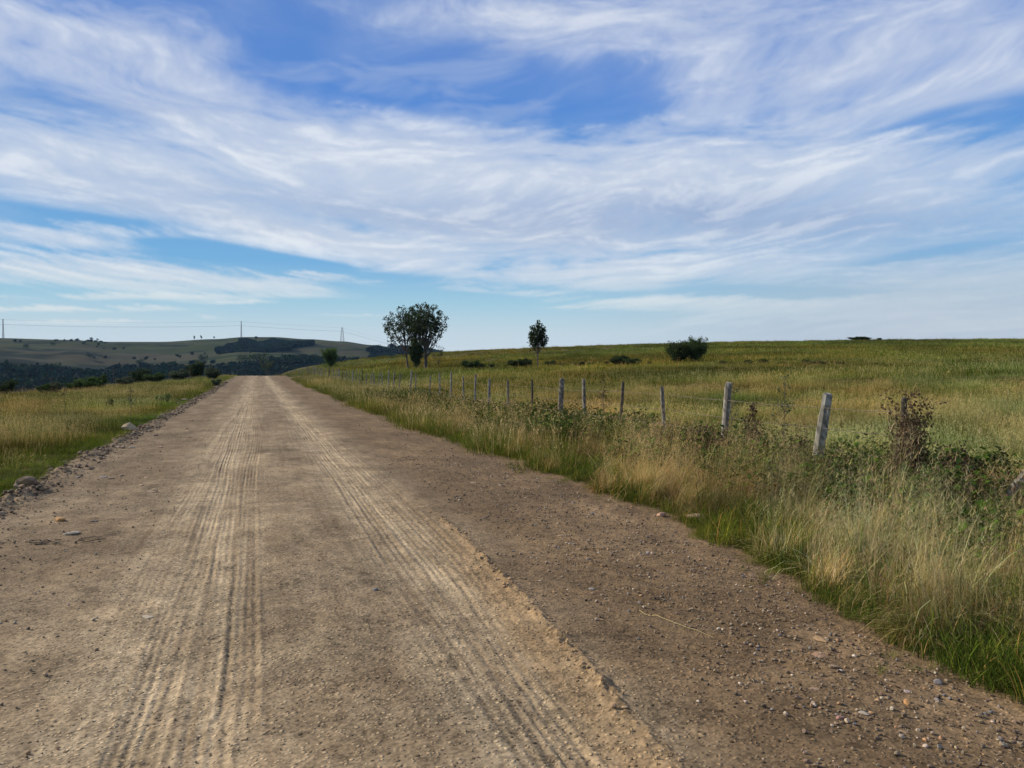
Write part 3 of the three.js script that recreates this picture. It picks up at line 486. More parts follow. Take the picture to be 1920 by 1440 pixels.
stone('stone', 'cream stone at the foot of the grey-green roadside shrub', 345, 752, 0.5, [0.36, 0.31, 0.24], 20, 0.5);
{
  const r = rng(555);
  const ORD = ['nearest', 'second nearest', 'third nearest', 'fourth nearest', 'fifth nearest', 'sixth nearest', 'seventh nearest', 'eighth nearest', 'ninth nearest', 'tenth nearest', 'eleventh nearest', 'twelfth nearest', 'thirteenth nearest', 'fourteenth nearest', 'fifteenth nearest', 'sixteenth nearest'];
  for (const left of [true, false]) {                                    // stones big enough to pick out, on both shoulders
    const list = [];
    while (list.length < (left ? 16 : 12)) { const d = Math.exp(mix(Math.log(left ? 6 : 3.2), Math.log(left ? 26 : 11), r())), s = left ? mix(-2.8, -1.3, r()) : mix(2.3, 3.4, r()), x = s + roadShift(d); if (inView(x, d, 0) && Math.abs(x) < d * 0.64) list.push([d, x]); }
    list.sort((a, b) => a[0] - b[0]).forEach(([d, x], k) => {
      const [shadeName, c] = pick(r, [[['tan', [0.30, 0.24, 0.175]], 3], [['brown', [0.22, 0.165, 0.115]], 4], [['grey', [0.20, 0.18, 0.16]], 2], [['rusty', [0.33, 0.21, 0.13]], 1]]);
      const size = (0.03 + 0.022 * r()) * Math.max(1, d / 5), m = new THREE.Mesh(tinted(BIG[k % 5], jit(c, r, 0.15), k), M.stone);
      m.name = numbered('loose_stone'); m.scale.set(size * 1.3, size * 0.55, size); m.rotation.y = r() * 6.28; m.position.set(x, surface(x, d) - 0.06 * size, -d);
      put(tag(m, shadeName + ' flat loose stone on the ' + (left ? 'left' : 'right') + ' shoulder, ' + ORD[k] + ' the camera', 'stone', 'loose stones on the ' + (left ? 'left' : 'right') + ' shoulder'));
    });
  }
  const [x0, d0] = spot(1200, 1147), [x1, d1] = spot(1340, 1196), b = new Bag(), pts = [];
  for (let k = 0; k <= 12; k++) { const t = k / 12, x = mix(x0, x1, t), d = mix(d0, d1, t); pts.push([x - x0, surface(x, d) + 0.006, -(d - d0), 0.0026 * (1 - 0.6 * t)]); }
  tube(b, pts, PALE, 5);
  const st = new THREE.Mesh(b.geo(), M.wood); st.name = 'straw_stalk'; st.position.set(x0, 0, -d0); put(tag(st, 'single pale dry stalk lying across the right-hand gravel', 'stalk'));
}

{                                                                        // broken twigs washed together in a shallow rut
  const [x0, d0] = spot(75, 1018), g = thing('twig_heap', 'dark broken twigs lying in a rut on the left shoulder', 'twigs', x0, 0, -d0), r = rng(77);
  for (let k = 0; k < 18; k++) { const b = new Bag(), a = (r() - 0.5) * 2.2, L = 0.05 + 0.15 * r(), cx = (r() + r() - 1) * 0.5, cz = (r() - 0.5) * 0.2 - cx * 0.2, pts = []; for (let m = 0; m <= 4; m++) { const t = m / 4 - 0.5, px = cx + Math.cos(a) * L * t, pz = cz + Math.sin(a) * L * t + 0.02 * (r() - 0.5); pts.push([px, surface(x0 + px, d0 - pz) + 0.006 + 0.012 * r(), pz, 0.005 * (1 - 0.5 * Math.abs(t))]); } tube(b, pts, jit([0.12, 0.092, 0.066], r, 0.4), 5); part('twig', b.geo(), M.wood, g); }
  put(g);
}

// ---------------------------------------------------------------- the fence
function postGeo(seed, h, w, deep, round, cols, buried = 0.35) {           // rough-hewn post, base under the soil
  const r = rng(seed), b = new Bag(), n = round ? 9 : 8, rows = 30, rings = [], bend = (r() - 0.5) * 0.03, taper = 0.1 + 0.1 * r();
  const sec = (k) => { const q = k / n * 2 * Math.PI; if (round) return [Math.cos(q) * (1 + 0.08 * Math.sin(3 * q + seed)), Math.sin(q) * (1 + 0.08 * Math.cos(2 * q + seed))]; const c = Math.cos(q + Math.PI / 8), s = Math.sin(q + Math.PI / 8), e = 0.88 / Math.max(Math.abs(c), Math.abs(s)); return [c * mix(1, e, 0.9), s * mix(1, e, 0.9)]; };
  for (let j = 0; j <= rows; j++) {
    const t = j / rows, y = mix(-buried, h, t), f = (1 - taper * t) * (j === rows ? 0.8 : 1), ring = [];
    for (let k = 0; k < n; k++) {
      const [cx, cz] = sec(k), m = 1 + 0.09 * noise3(cx * 1.2 + seed, y * 3, cz * 1.2) + 0.05 * noise3(cx * 3, y * 14 + seed, cz * 3);
      const lichen = sstep(-0.05, 0.16, fbm3(cx * 3.2 + seed * 3, y * 13, cz * 3.2, 3)), pit = sstep(0.15, 0.4, noise3(cx * 4, y * 22 + seed, cz * 4));
      const c = [0, 1, 2].map((i) => mix(mix(cols[0][i], cols[1][i], lichen), cols[2][i], pit * 0.75));
      ring.push(b.vert(cx * w / 2 * f * m + bend * Math.sin(t * 3), y + (j === rows ? 0.03 * noise2(cx * 2 + seed, cz * 2) : 0), cz * deep / 2 * f * m, c));
    }
    rings.push(ring);
  }
  for (let j = 0; j < rows; j++) for (let k = 0; k < n; k++) { const t = (k + 1) % n; b.quad(rings[j][k], rings[j + 1][k], rings[j + 1][t], rings[j][t]); }
  const top = b.vert(0, h + 0.01, 0, cols[1]); for (let k = 0; k < n; k++) b.tri(rings[rows][k], top, rings[rows][(k + 1) % n]);
  return b.geo(true);
}
{
  const fence = thing('wire_fence', 'old wire fence of weathered posts running along the right of the road', 'fence', FENCE, 0, 0);
  const WOODS = [[0.094, 0.080, 0.063], [0.220, 0.209, 0.182], [0.039, 0.032, 0.025]], PALEW = [[0.138, 0.124, 0.102], [0.275, 0.264, 0.237], [0.050, 0.043, 0.034]], DARKW = [[0.041, 0.033, 0.026], [0.083, 0.069, 0.055], [0.022, 0.018, 0.014]], STONEP = [[0.121, 0.116, 0.096], [0.308, 0.303, 0.270], [0.030, 0.029, 0.025]];
  const mat = new THREE.MeshStandardMaterial({ vertexColors: true, roughness: 0.95, name: 'weathered_post' });
  const geos = [], r = rng(808);
  for (let k = 0; k < 10; k++) geos.push(postGeo(300 + k, 1.18 + 0.12 * r(), 0.085 + 0.045 * r(), 0.08 + 0.04 * r(), k % 3 !== 0, [PALEW, WOODS, WOODS, DARKW, PALEW][k % 5]));
  // the nearest posts where the photograph has them, the rest at the same pitch
  const C = FENCE * FOC, known = [[1522, 11.3], [1357, null], [1247, null], [1160, null], [1095, null], [1049, null], [995, null], [953, null], [917, null], [890, null], [869, null], [845, null], [824, null], [803, null], [779, null], [768, null], [748, null]];
  const tops = []; let last = 0;
  const add = (d, s, geo, rx, rz, label) => {
    const x = s + roadShift(d), m = part('fence_post', geo, mat, fence); m.position.set(x - FENCE, ground(x, d), -d); m.rotation.set(rx, r() * 6.28, rz, 'ZXY'); const wide = 0.75 + 0.6 * r() * r(); if (!label) m.scale.set(wide, 0.88 + 0.18 * r(), wide); if (label) m.userData.label = label; last = d; return m;
  };
  const p0 = add(8.3, FENCE - 0.16, postGeo(350, 1.15, 0.17, 0.14, false, STONEP), 0.1, -0.62, 'white lichened post fallen far over to the right'); p0.rotation.y = 0.3;
  add(9.72, FENCE, postGeo(351, 1.13, 0.085, 0.08, true, DARKW), 0, 0.02, 'thin dark post wrapped in dead vine');
  tops.push([9.72, FENCE, 1.05]);
  for (const [px, dd] of known) {
    const d = dd ?? C / (px - 480), first = px === 1522, geo = first ? postGeo(352, 1.17, 0.2, 0.17, false, STONEP) : geos[Math.floor(r() * geos.length)];
    const m = add(d, FENCE + (r() - 0.5) * 0.06, geo, (r() - 0.5) * 0.14, first ? -0.13 : (r() - 0.5) * 0.18, first ? 'thick square stone post leaning right, covered with white lichen' : undefined);
    if (first) m.rotation.y = 0.62;
    if (px === 1049) m.scale.set(1.6, 1.02, 1.6);
    tops.push([d, FENCE, 1.08]);
  }
  for (let d = last + 1.9; d < 168; d += 1.75 + 0.6 * r()) { add(d, FENCE + (r() - 0.5) * 0.1, geos[Math.floor(r() * geos.length)], (r() - 0.5) * 0.12, (r() - 0.5) * 0.14); tops.push([d, FENCE, 1.08]); }
  const wireR = 0.0036, wireMat = new THREE.MeshStandardMaterial({ color: new THREE.Color(0.16, 0.13, 0.11), roughness: 0.7, metalness: 0.5, name: 'fence_wire' });
  for (const hgt of [0.35, 0.65, 0.95]) {
    const b = new Bag(), pts = [];
    tops.forEach(([d, s], k) => { const x = s + roadShift(d) + 0.05; pts.push([x - FENCE, ground(x, d) + hgt, -d, wireR]); const n = tops[k + 1]; if (n) { const e = (d + n[0]) / 2, xe = s + roadShift(e) + 0.05; pts.push([xe - FENCE, (ground(x, d) + ground(n[1] + roadShift(n[0]), n[0])) / 2 + hgt - 0.02, -e, wireR]); } });
    tube(b, pts, [1, 1, 1], 4); part('wire_strand', b.geo(), wireMat, fence);
  }
  put(fence);
}

// ---------------------------------------------------------------- trees and shrubs
const LEAF = { dark: [[[0.030, 0.046, 0.018], 5], [[0.046, 0.066, 0.024], 3], [[0.07, 0.09, 0.03], 1]], mid: [[[0.05, 0.08, 0.024], 5], [[0.075, 0.108, 0.034], 3], [[0.032, 0.056, 0.02], 3]], fresh: [[[0.07, 0.12, 0.03], 5], [[0.10, 0.15, 0.04], 3], [[0.045, 0.08, 0.022], 2]], grey: [[[0.085, 0.105, 0.06], 5], [[0.12, 0.135, 0.08], 3], [[0.055, 0.075, 0.04], 3]], rusty: [[[0.085, 0.056, 0.036], 5], [[0.125, 0.085, 0.052], 3], [[0.045, 0.032, 0.023], 3]] };
const BARK = [0.085, 0.07, 0.058];
function clump(b, r, cx, cy, cz, R, n, size, cols, squash = 0.8) {         // leaves spread through a ball, denser outside
  for (let k = 0; k < n; k++) {
    const z = r() * 2 - 1, a = r() * 6.283, q = Math.sqrt(1 - z * z), rad = R * (0.35 + 0.65 * Math.cbrt(r())) * (1 + 0.25 * (r() - 0.5)), x = cx + q * Math.cos(a) * rad, y = cy + z * rad * squash, zz = cz + q * Math.sin(a) * rad;
    const s = size * (0.55 + 0.9 * r()), c = jit(pick(r, cols), r, 0.25), t = r() * 6.283, up = (r() - 0.5) * 2.6, dx = Math.cos(t) * Math.cos(up) * s, dy = Math.sin(up) * s, dz = Math.sin(t) * Math.cos(up) * s, ex = -Math.sin(t) * s * 0.38, ez = Math.cos(t) * s * 0.38, ey = (r() - 0.5) * s * 0.5;
    b.quad(b.vert(x, y, zz, c), b.vert(x + dx * 0.5 + ex, y + dy * 0.5 + ey, zz + dz * 0.5 + ez, c), b.vert(x + dx, y + dy, zz + dz, c), b.vert(x + dx * 0.5 - ex, y + dy * 0.5 - ey, zz + dz * 0.5 - ez, c));
  }
}
// limbs fan out from a trunk; leaves gather on their outer ends. env(angle, t) gives how far the crown reaches
function treeParts(seed, o) {
  const r = rng(seed), wood = new Bag(), leaves = new Bag(), H = o.h;
  const limb = (p, dir, len, rad, depth) => {
    const pts = [[...p, rad]]; let [x, y, z] = p, [dx, dy, dz] = dir; const n = 5;
    for (let k = 1; k <= n; k++) { dx += (r() - 0.5) * o.wob; dz += (r() - 0.5) * o.wob; dy += o.up * (0.6 + 0.5 * r()); const l = Math.hypot(dx, dy, dz); dx /= l; dy /= l; dz /= l; x += dx * len / n; y += dy * len / n; z += dz * len / n; pts.push([x, y, z, Math.max(0.012, rad * (1 - 0.75 * k / n))]);
      if (depth > 0 && k >= 2 && r() < o.fork) { const a = r() * 6.283, s = o.spread; limb([x, y, z], [dx + Math.cos(a) * s, dy, dz + Math.sin(a) * s], len * (0.38 + 0.25 * r()), rad * 0.5, depth - 1); }
      if (k >= o.leafFrom && r() < o.leafy) clump(leaves, r, x + (r() - 0.5) * o.R, y + (r() - 0.3) * o.R, z + (r() - 0.5) * o.R, o.R * (0.6 + 0.6 * r()), o.n, o.size, o.cols); }
    tube(wood, pts, jit(BARK, r, 0.15), 5);
  };
  const tp = [], tilt = o.tilt ?? 0, trunkTop = H * o.bole;
  for (let k = 0; k <= 5; k++) { const t = k / 5; tp.push([tilt * t * trunkTop + 0.05 * (r() - 0.5) * t, mix(-0.3, trunkTop, t), 0.05 * (r() - 0.5) * t, o.r * (k === 0 ? 1.35 : 1 - 0.35 * t)]); }
  tube(wood, tp, BARK, 8);
  for (let k = 0; k < o.limbs; k++) { const a = k / o.limbs * 6.283 + r(), t = mix(o.from, 1, (k + 0.5) / o.limbs), y = trunkTop * t, s = mix(o.open, o.open * 0.35, (k / o.limbs) ** 1.5) * (0.7 + 0.6 * r()); limb([tilt * y, y, 0], [Math.cos(a) * s + tilt, 1, Math.sin(a) * s], (H - y) * (0.82 + 0.22 * r()) * (1 - 0.1 * s), o.r * 0.55, o.depth); }
  if (o.skirt) for (let k = 0; k < o.skirt; k++) { const a = k / o.skirt * 6.283 + r(), q = H * (0.25 + 0.25 * r()); clump(leaves, r, Math.cos(a) * q, H * (0.08 + 0.3 * r()), Math.sin(a) * q, o.R, o.n, o.size, o.cols); }
  const all = wood.p.concat(leaves.p); let top = 0, x0 = 1e9, x1 = -1e9;
  for (let k = 0; k < all.length; k += 3) { top = Math.max(top, all[k + 1]); x0 = Math.min(x0, all[k]); x1 = Math.max(x1, all[k]); }
  const ky = H / top, kx = o.w ? o.w / (x1 - x0) : ky;
  for (const b of [wood, leaves]) for (let k = 0; k < b.p.length; k += 3) { b.p[k] *= kx; b.p[k + 1] *= ky; b.p[k + 2] *= kx; }
  return [wood.geo(), leaves.geo()];
}
const atBearing = (px, d) => (px - 960) / FOC * d;
function tree(name, label, px, d, o, seed, group, crownName = 'crown') {
  const x = atBearing(px, d), t = thing(name, label, o.category ?? 'tree', x, o.base ? o.base(x, d) : ground(x, d), -d, group), [w, l] = treeParts(seed, { wob: 0.25, up: 0.12, fork: 0.6, spread: 0.7, leafFrom: 3, leafy: 0.85, R: 0.5, n: 34, size: 0.2, cols: LEAF.dark, bole: 0.4, r: 0.12, limbs: 6, from: 0.45, open: 0.6, depth: 1, ...o });
  part('trunk', w, M.wood, t); if (l.attributes.position.count) part(crownName, l, M.leaf, t);
  return put(t);
}
// a crown that fills a rounded dome: limbs climb from a low fork to points spread over it, with leaf clumps toward their ends
function domeTree(name, label, px, d, o, seed) {
  const x = atBearing(px, d), t = thing(name, label, 'tree', x, ground(x, d), -d), r = rng(seed), wood = new Bag(), leaves = new Bag(), { h, w, fork, r0, n, lean = 0, low = 0.42, R = 0.42, dens = 26 } = o;
  tube(wood, [[0, -0.3, 0, r0 * 1.4], [0, 0.2, 0, r0 * 1.1], [lean * h * fork * 0.5, h * fork * 0.5, 0, r0], [lean * h * fork, h * fork, 0, r0 * 0.85], [lean * h * 0.62, h * 0.62, 0.1, r0 * 0.5], [lean * h * 0.9, h * 0.9, 0, r0 * 0.15]], BARK, 8);
  for (let k = 0; k < n; k++) {
    const a = k * 2.39996 + r() * 0.5, v = (k + 0.5) / n, el = Math.asin(mix(-0.35, 0.98, v)), q = 0.82 + 0.2 * r(), cy = h * (low + (1 - low) * 0.45), ry = h - cy - R * 0.6;
    const ex = lean * h + Math.cos(a) * Math.cos(el) * (w / 2 - R * 0.6) * q, ez = Math.sin(a) * Math.cos(el) * (w / 2 - R * 0.6) * q, ey = cy + Math.sin(el) * ry * q, b0 = mix(fork * 0.75, Math.min(0.6, ey / h - 0.1), 0.55 * r() + 0.3 * v), by = h * b0;
    const pts = []; for (let m = 0; m <= 6; m++) { const f = m / 6, out = f ** 0.8, up = f ** 1.15; pts.push([mix(lean * by, ex, out) + 0.12 * (r() - 0.5) * f, mix(by, ey, up), ez * out + 0.12 * (r() - 0.5) * f, Math.max(0.014, r0 * 0.42 * (1 - 0.85 * f))]); }
    tube(wood, pts, jit(BARK, r, 0.15), 5);
    for (let m = 3; m <= 6; m++) { const p = pts[m], open = m === 3 ? 0.35 : m === 4 ? 0.6 : 1; if (r() > open) continue; const s = R * (0.55 + 0.6 * r()), ox = (r() - 0.5) * R * 1.6, oz = (r() - 0.5) * R * 1.6, oy = (r() - 0.2) * R; tube(wood, [[p[0], p[1], p[2], 0.02], [p[0] + ox, p[1] + oy, p[2] + oz, 0.01]], BARK, 4); clump(leaves, r, p[0] + ox, p[1] + oy, p[2] + oz, s, Math.round(dens * (m === 6 ? 1.2 : 0.8)), 0.2, o.cols ?? LEAF.dark); clump(leaves, r, p[0], p[1], p[2], s * 0.7, Math.round(dens * 0.5), 0.18, o.cols ?? LEAF.dark); }
  }
  part('trunk', wood.geo(), M.wood, t); part('crown', leaves.geo(), M.leaf, t); return put(t);
}
domeTree('tall_tree', 'tall airy tree leaning left at the left of the roadside clump', 765, 96, { h: 7.8, w: 4.6, fork: 0.18, r0: 0.13, n: 26, lean: -0.1 }, 11);
domeTree('tall_tree', 'slender dark tree standing in the middle of the roadside clump', 779, 97.5, { h: 8.4, w: 3.8, fork: 0.3, r0: 0.12, n: 24, low: 0.45 }, 12);
domeTree('tall_tree', 'thick-trunked dark tree with spreading right limbs in the roadside clump', 798, 94, { h: 8.0, w: 4.9, fork: 0.2, r0: 0.2, n: 34, lean: 0.02, R: 0.46, dens: 32 }, 13);
tree('bare_sapling', 'small leafless sapling right of the roadside clump', 822, 93, { h: 3.4, w: 2.6, bole: 0.3, r: 0.05, limbs: 6, open: 1.0, leafy: 0.1, n: 8, R: 0.3, depth: 2 }, 14);
tree('dark_shrub', 'dense dark shrub at the foot of the roadside tree clump', 781, 92, { category: 'shrub', h: 3.9, w: 2.1, bole: 0.25, r: 0.08, limbs: 11, open: 0.6, R: 0.5, n: 50, leafy: 1, leafFrom: 1, size: 0.22, from: 0.2 }, 15);
domeTree('slender_tree', 'lone slender dark tree on the field left of the round bushes', 1008, 82, { h: 4.75, w: 2.1, fork: 0.25, r0: 0.07, n: 30, low: 0.3, R: 0.32, dens: 20 }, 16);
tree('round_bush', 'dark round bush, left one of the pair in the field', 1273, 75, { category: 'bush', h: 2.3, w: 2.8, skirt: 9, bole: 0.2, r: 0.07, limbs: 15, open: 1.2, from: 0.15, R: 0.5, n: 56, leafy: 1, leafFrom: 1, size: 0.14, up: 0.06, cols: LEAF.dark }, 17);
tree('round_bush', 'greener and taller round bush, right one of the field pair', 1302, 74.5, { category: 'bush', h: 2.7, w: 3.0, skirt: 9, bole: 0.2, r: 0.08, limbs: 15, open: 1.15, from: 0.15, R: 0.5, n: 50, leafy: 1, leafFrom: 1, size: 0.14, up: 0.06, cols: LEAF.mid }, 18);
tree('young_tree', 'bright green young tree behind the far end of the fence', 620, 140, { h: 4.0, w: 3.6, skirt: 6, bole: 0.25, r: 0.1, limbs: 12, open: 0.7, from: 0.3, R: 0.55, n: 50, leafy: 1, leafFrom: 1, size: 0.22, cols: LEAF.fresh }, 19);
tree('pale_trunk_tree', 'small pale-trunked tree beyond the crest of the road', 500, 165, { h: 5.6, w: 3, bole: 0.5, r: 0.09, limbs: 7, open: 0.8, R: 0.4, n: 12, leafy: 0.7, size: 0.22, cols: LEAF.grey, depth: 2 }, 20);
const low = (name, label, px, d, h, cols, seed, wide = 1.3, group, sink = 0) => { const t = tree(name, label, px, d, { category: 'shrub', h, w: h * wide, skirt: 7, bole: 0.22, r: 0.05, limbs: 14, open: Math.min(1.4, wide), from: 0.3, R: 0.2 * h, n: 46, leafy: 1, leafFrom: 1, size: 0.085 * h, up: 0.05, cols, base: (x, dd) => ground(x, dd) - sink }, seed, group, 'foliage'); return t; };
low('dark_shrub', 'dark rounded shrub on the left skyline of the pasture edge', 263, 90, 2.7, LEAF.dark, 31, 0.95);
low('dark_shrub', 'dark dome-shaped shrub behind the grey-green roadside shrub', 368, 104, 2.7, LEAF.dark, 32, 1.0);
low('grey_shrub', 'grey-green bushy shrub at the left edge of the road crest', 399, 84, 1.55, LEAF.grey, 33, 1.4);
low('grey_shrub', 'wide grey-green shrub between the two dark left shrubs', 335, 84, 1.35, LEAF.grey, 34, 2.0);
low('green_shrub', 'low green shrub right of the dark rounded skyline shrub', 292, 74, 1.1, LEAF.mid, 35, 2.2);
low('green_shrub', 'bright green shrub mound left of the dark rounded shrub', 165, 56, 0.95, LEAF.fresh, 36, 2.2);
low('green_shrub', 'small round green shrub second left of the dark rounded shrub', 186, 58, 1.05, LEAF.mid, 37, 1.3);
low('green_shrub', 'olive shrub at the left pasture edge below the forest', 103, 48, 0.85, LEAF.grey, 38, 1.3);
low('green_shrub', 'small green shrub nearest the left edge of the skyline shrubs', 84, 46, 0.7, LEAF.mid, 39, 1.4);
low('green_shrub', 'low green shrub halfway along the pasture edge', 140, 52, 0.8, LEAF.mid, 40, 1.7);
low('green_shrub', 'pale olive shrub just left of the dark rounded shrub', 236, 64, 0.85, LEAF.grey, 41, 2.0);
low('grey_shrub', 'small dark-based shrub on the road edge below the crest', 405, 62, 0.6, LEAF.grey, 42, 1.6);
low('dark_shrub', 'blackish bush at the extreme left of the pasture edge', 2, 47, 1.3, LEAF.dark, 43, 1.3, undefined, 0.2);
low('grey_shrub', 'loose grey-green bush in the left pasture near the road bend', 306, 34, 0.5, LEAF.fresh, 44, 1.5);
low('grey_shrub', 'thin green bush in the middle of the left pasture', 206, 31, 0.42, LEAF.mid, 45, 0.9);
low('dark_shrub', 'low wide dark thicket on the skyline of the right field', 1612, 149, 0.85, LEAF.dark, 46, 5.6);
low('dark_shrub', 'smaller dark tuft at the right end of the skyline thicket', 1648, 149.5, 0.5, LEAF.dark, 47, 2.4);
{
  const r = rng(606), ORD = ['first', 'second', 'third', 'fourth', 'fifth', 'sixth', 'seventh', 'eighth', 'ninth', 'tenth'];
  // the darker line of scrub across the field: stretches of it between the trees that one can name
  for (const [a, b, n, from] of [[996, 866, 6, 'leftward from the lone slender tree'], [1024, 1236, 8, 'rightward from the lone slender tree'], [1346, 1606, 7, 'rightward from the round bushes']])
    for (let k = 0; k < n; k++) {
      const px = mix(a, b, (k + 0.6 * r()) / n), d = mix(86, 57, (px - 862) / 748) * (1 + 0.03 * (r() - 0.5));
      low('field_shrub', ORD[k] + ' low weedy shrub of the field scrub line, ' + from, px, d, 0.32 + 0.6 * r() ** 2 * (px < 1230 ? 1.4 : 1), r() < 0.45 ? LEAF.dark : LEAF.mid, 700 + Math.round(px), 1.2 + 1.6 * r(), 'scrub line across the right field');
    }
}
// weeds with tall stems that stand out of the grass
function stalk(name, label, px, d, h, seed, dense, cols, lean = 0) {
  const r = rng(seed), x = atBearing(px, d), t = thing(name, label, 'weed', x, ground(x, d), -d), w = new Bag(), l = new Bag();
  const pts = []; for (let k = 0; k <= 5; k++) pts.push([lean * h * (k / 5) ** 2 + 0.015 * (r() - 0.5), mix(-0.05, h, k / 5), 0.02 * (r() - 0.5), 0.007 * (1 - 0.6 * k / 5)]);
  tube(w, pts, [0.11, 0.085, 0.06], 5);
  for (let k = 0; k < dense; k++) { const y = h * (0.35 + 0.65 * r()), a = r() * 6.283, L = h * (0.06 + 0.14 * r()) * (1.2 - y / h); tube(w, [[lean * h * (y / h) ** 2, y, 0, 0.004], [lean * h * (y / h) ** 2 + Math.cos(a) * L, y + L * 0.9, Math.sin(a) * L, 0.0025]], [0.11, 0.085, 0.06], 3); clump(l, r, lean * h * (y / h) ** 2 + Math.cos(a) * L, y + L * 0.9, Math.sin(a) * L, 0.035, 7, 0.035, cols); }
  part('stem', w.geo(), M.wood, t); part('leaves', l.geo(), M.leaf, t); put(t);
}
stalk('tall_weed', 'tall thin dark weed, leftmost in the left pasture', 97, 26, 1.35, 51, 12, LEAF.rusty);
stalk('tall_weed', 'single bare stalk right of the leftmost pasture weed', 120, 21, 1.05, 52, 6, LEAF.rusty);
stalk('tall_weed', 'bushy dark weed near the road in the left pasture', 245, 24.5, 0.95, 53, 26, LEAF.grey);
stalk('tall_weed', 'thin weed below the dark rounded shrub on the left', 213, 52, 1.5, 54, 14, LEAF.rusty);
stalk('tall_weed', 'small weed stalk close to the grey-green roadside shrub', 356, 58, 1.4, 55, 14, LEAF.rusty);
stalk('tall_weed', 'branching dark weed behind the fence left of the middle', 1131, 17.5, 1.25, 56, 26, LEAF.rusty);
stalk('tall_weed', 'tall feathery weed left of the thick leaning post', 1471, 12.6, 1.35, 57, 26, LEAF.grey);
stalk('tall_weed', 'short feathery weed right of the thin dark post', 1370, 13.9, 1.25, 58, 22, LEAF.grey, 0.05);
stalk('tall_weed', 'brown curled weed between the thin post and the thick leaning post', 1402, 12.4, 0.95, 59, 44, LEAF.rusty, 0.1);
stalk('tall_weed', 'second brown weed just right of the curled one', 1420, 12.2, 0.9, 60, 40, LEAF.rusty, -0.08);

// dead brown growth
function deadBush(name, label, category, px, d, w, h, seed, n, lift = 0) {
  const r = rng(seed), x = atBearing(px, d), t = thing(name, label, category, x, ground(x, d), -d), s = new Bag(), l = new Bag();
  for (let k = 0; k < n; k++) { const a = r() * 6.283, e = (0.3 + 0.7 * r()), pts = []; let px_ = (r() - 0.5) * w * 0.5, pz = (r() - 0.5) * w * 0.4, py = -0.05, dx = Math.cos(a) * 0.5, dz = Math.sin(a) * 0.5; for (let m = 0; m < 6; m++) { pts.push([px_, py, pz, 0.006 * (1 - m / 8)]); dx += (r() - 0.5) * 0.7 - px_ / w * 0.5; dz += (r() - 0.5) * 0.7 - pz / w * 0.5; px_ += dx * w * 0.13 * e; pz += dz * w * 0.13 * e; py += h * 0.2 * e * (0.6 + 0.6 * r()); clump(l, r, px_, py, pz, 0.10, 13, 0.034, LEAF.rusty); } tube(s, pts, jit([0.12, 0.08, 0.06], r), 4); }
  part('stems', s.geo(), M.wood, t); part('dead_leaves', l.geo(), M.leaf, t); put(t);
}
deadBush('dead_vine', 'dead reddish-brown vine smothering a fence post on the right', 'vine', 1706, 9.66, 0.55, 1.12, 61, 90);
deadBush('dead_vine', 'lower lobe of brown dead growth right of the vine-covered post', 'vine', 1790, 9.3, 0.5, 0.55, 62, 34);
deadBush('dead_bracken', 'brown dead bracken between two pale fence posts', 'bracken', 1318, 13.2, 0.8, 0.5, 63, 26);
deadBush('dead_bracken', 'narrow rust-brown bracken left of the thick leaning post', 'bracken', 1500, 11.5, 0.28, 0.75, 64, 16);

// grass tussocks that stand on their own
function tussock(label, x, d, geo, mat, sx, sy, turn, category = 'grass tussock') { const m = new THREE.Mesh(geo, mat); m.name = numbered('grass_tussock'); m.position.set(x, surface(x, d), -d); m.scale.set(sx, sy, sx); m.rotation.y = turn; put(tag(m, label, category)); }
const TUSS = [1, 2, 3].map((k) => tuft(260 + k, { rad: 0.16, n: 240, h0: 0.25, h1: 0.72, w0: 0.003, w1: 0.006, lean: 0.6, bend: 1.6, dir: 0.2, cols: [[GOLD, 4], [OLIVE, 4], [PALE, 2.5], [GREEN, 2]], segs: 5 }));
tussock('green and straw tussock arching out at the head of the dry grass bank', ...spot(1218, 945), TUSS[0], M.dry, 0.85, 0.75, 0.2);
tussock('straw tussock just right of the first arching tussock', ...spot(1290, 962), TUSS[1], M.dry, 0.85, 0.8, -0.2);
tussock('pale straw tussock fanning out in the middle of the dry grass bank', ...spot(1500, 1060), TUSS[2], M.dry, 0.8, 0.85, 0.5);
tussock('straw tussock spilling toward the road at the right edge', ...spot(1830, 1190), TUSS[0], M.dry, 0.7, 0.75, 2.6);
tussock('dark green grass clump on the open field at the right', atBearing(1805, 27), 27, tuft(270, { rad: 0.42, n: 260, h0: 0.15, h1: 0.42, w0: 0.008, w1: 0.014, lean: 0.6, bend: 0.9, cols: [[GREEN, 4], [DEEP, 4]] }), M.grass, 1, 0.85, 0);
tussock('small dark green grass patch left of the field clump', atBearing(1735, 30), 30, tuft(271, { rad: 0.5, n: 200, h0: 0.1, h1: 0.3, w0: 0.008, w1: 0.014, lean: 0.6, bend: 0.9, cols: [[GREEN, 4], [DEEP, 3], [OLIVE, 2]] }), M.grass, 1, 0.8, 0);

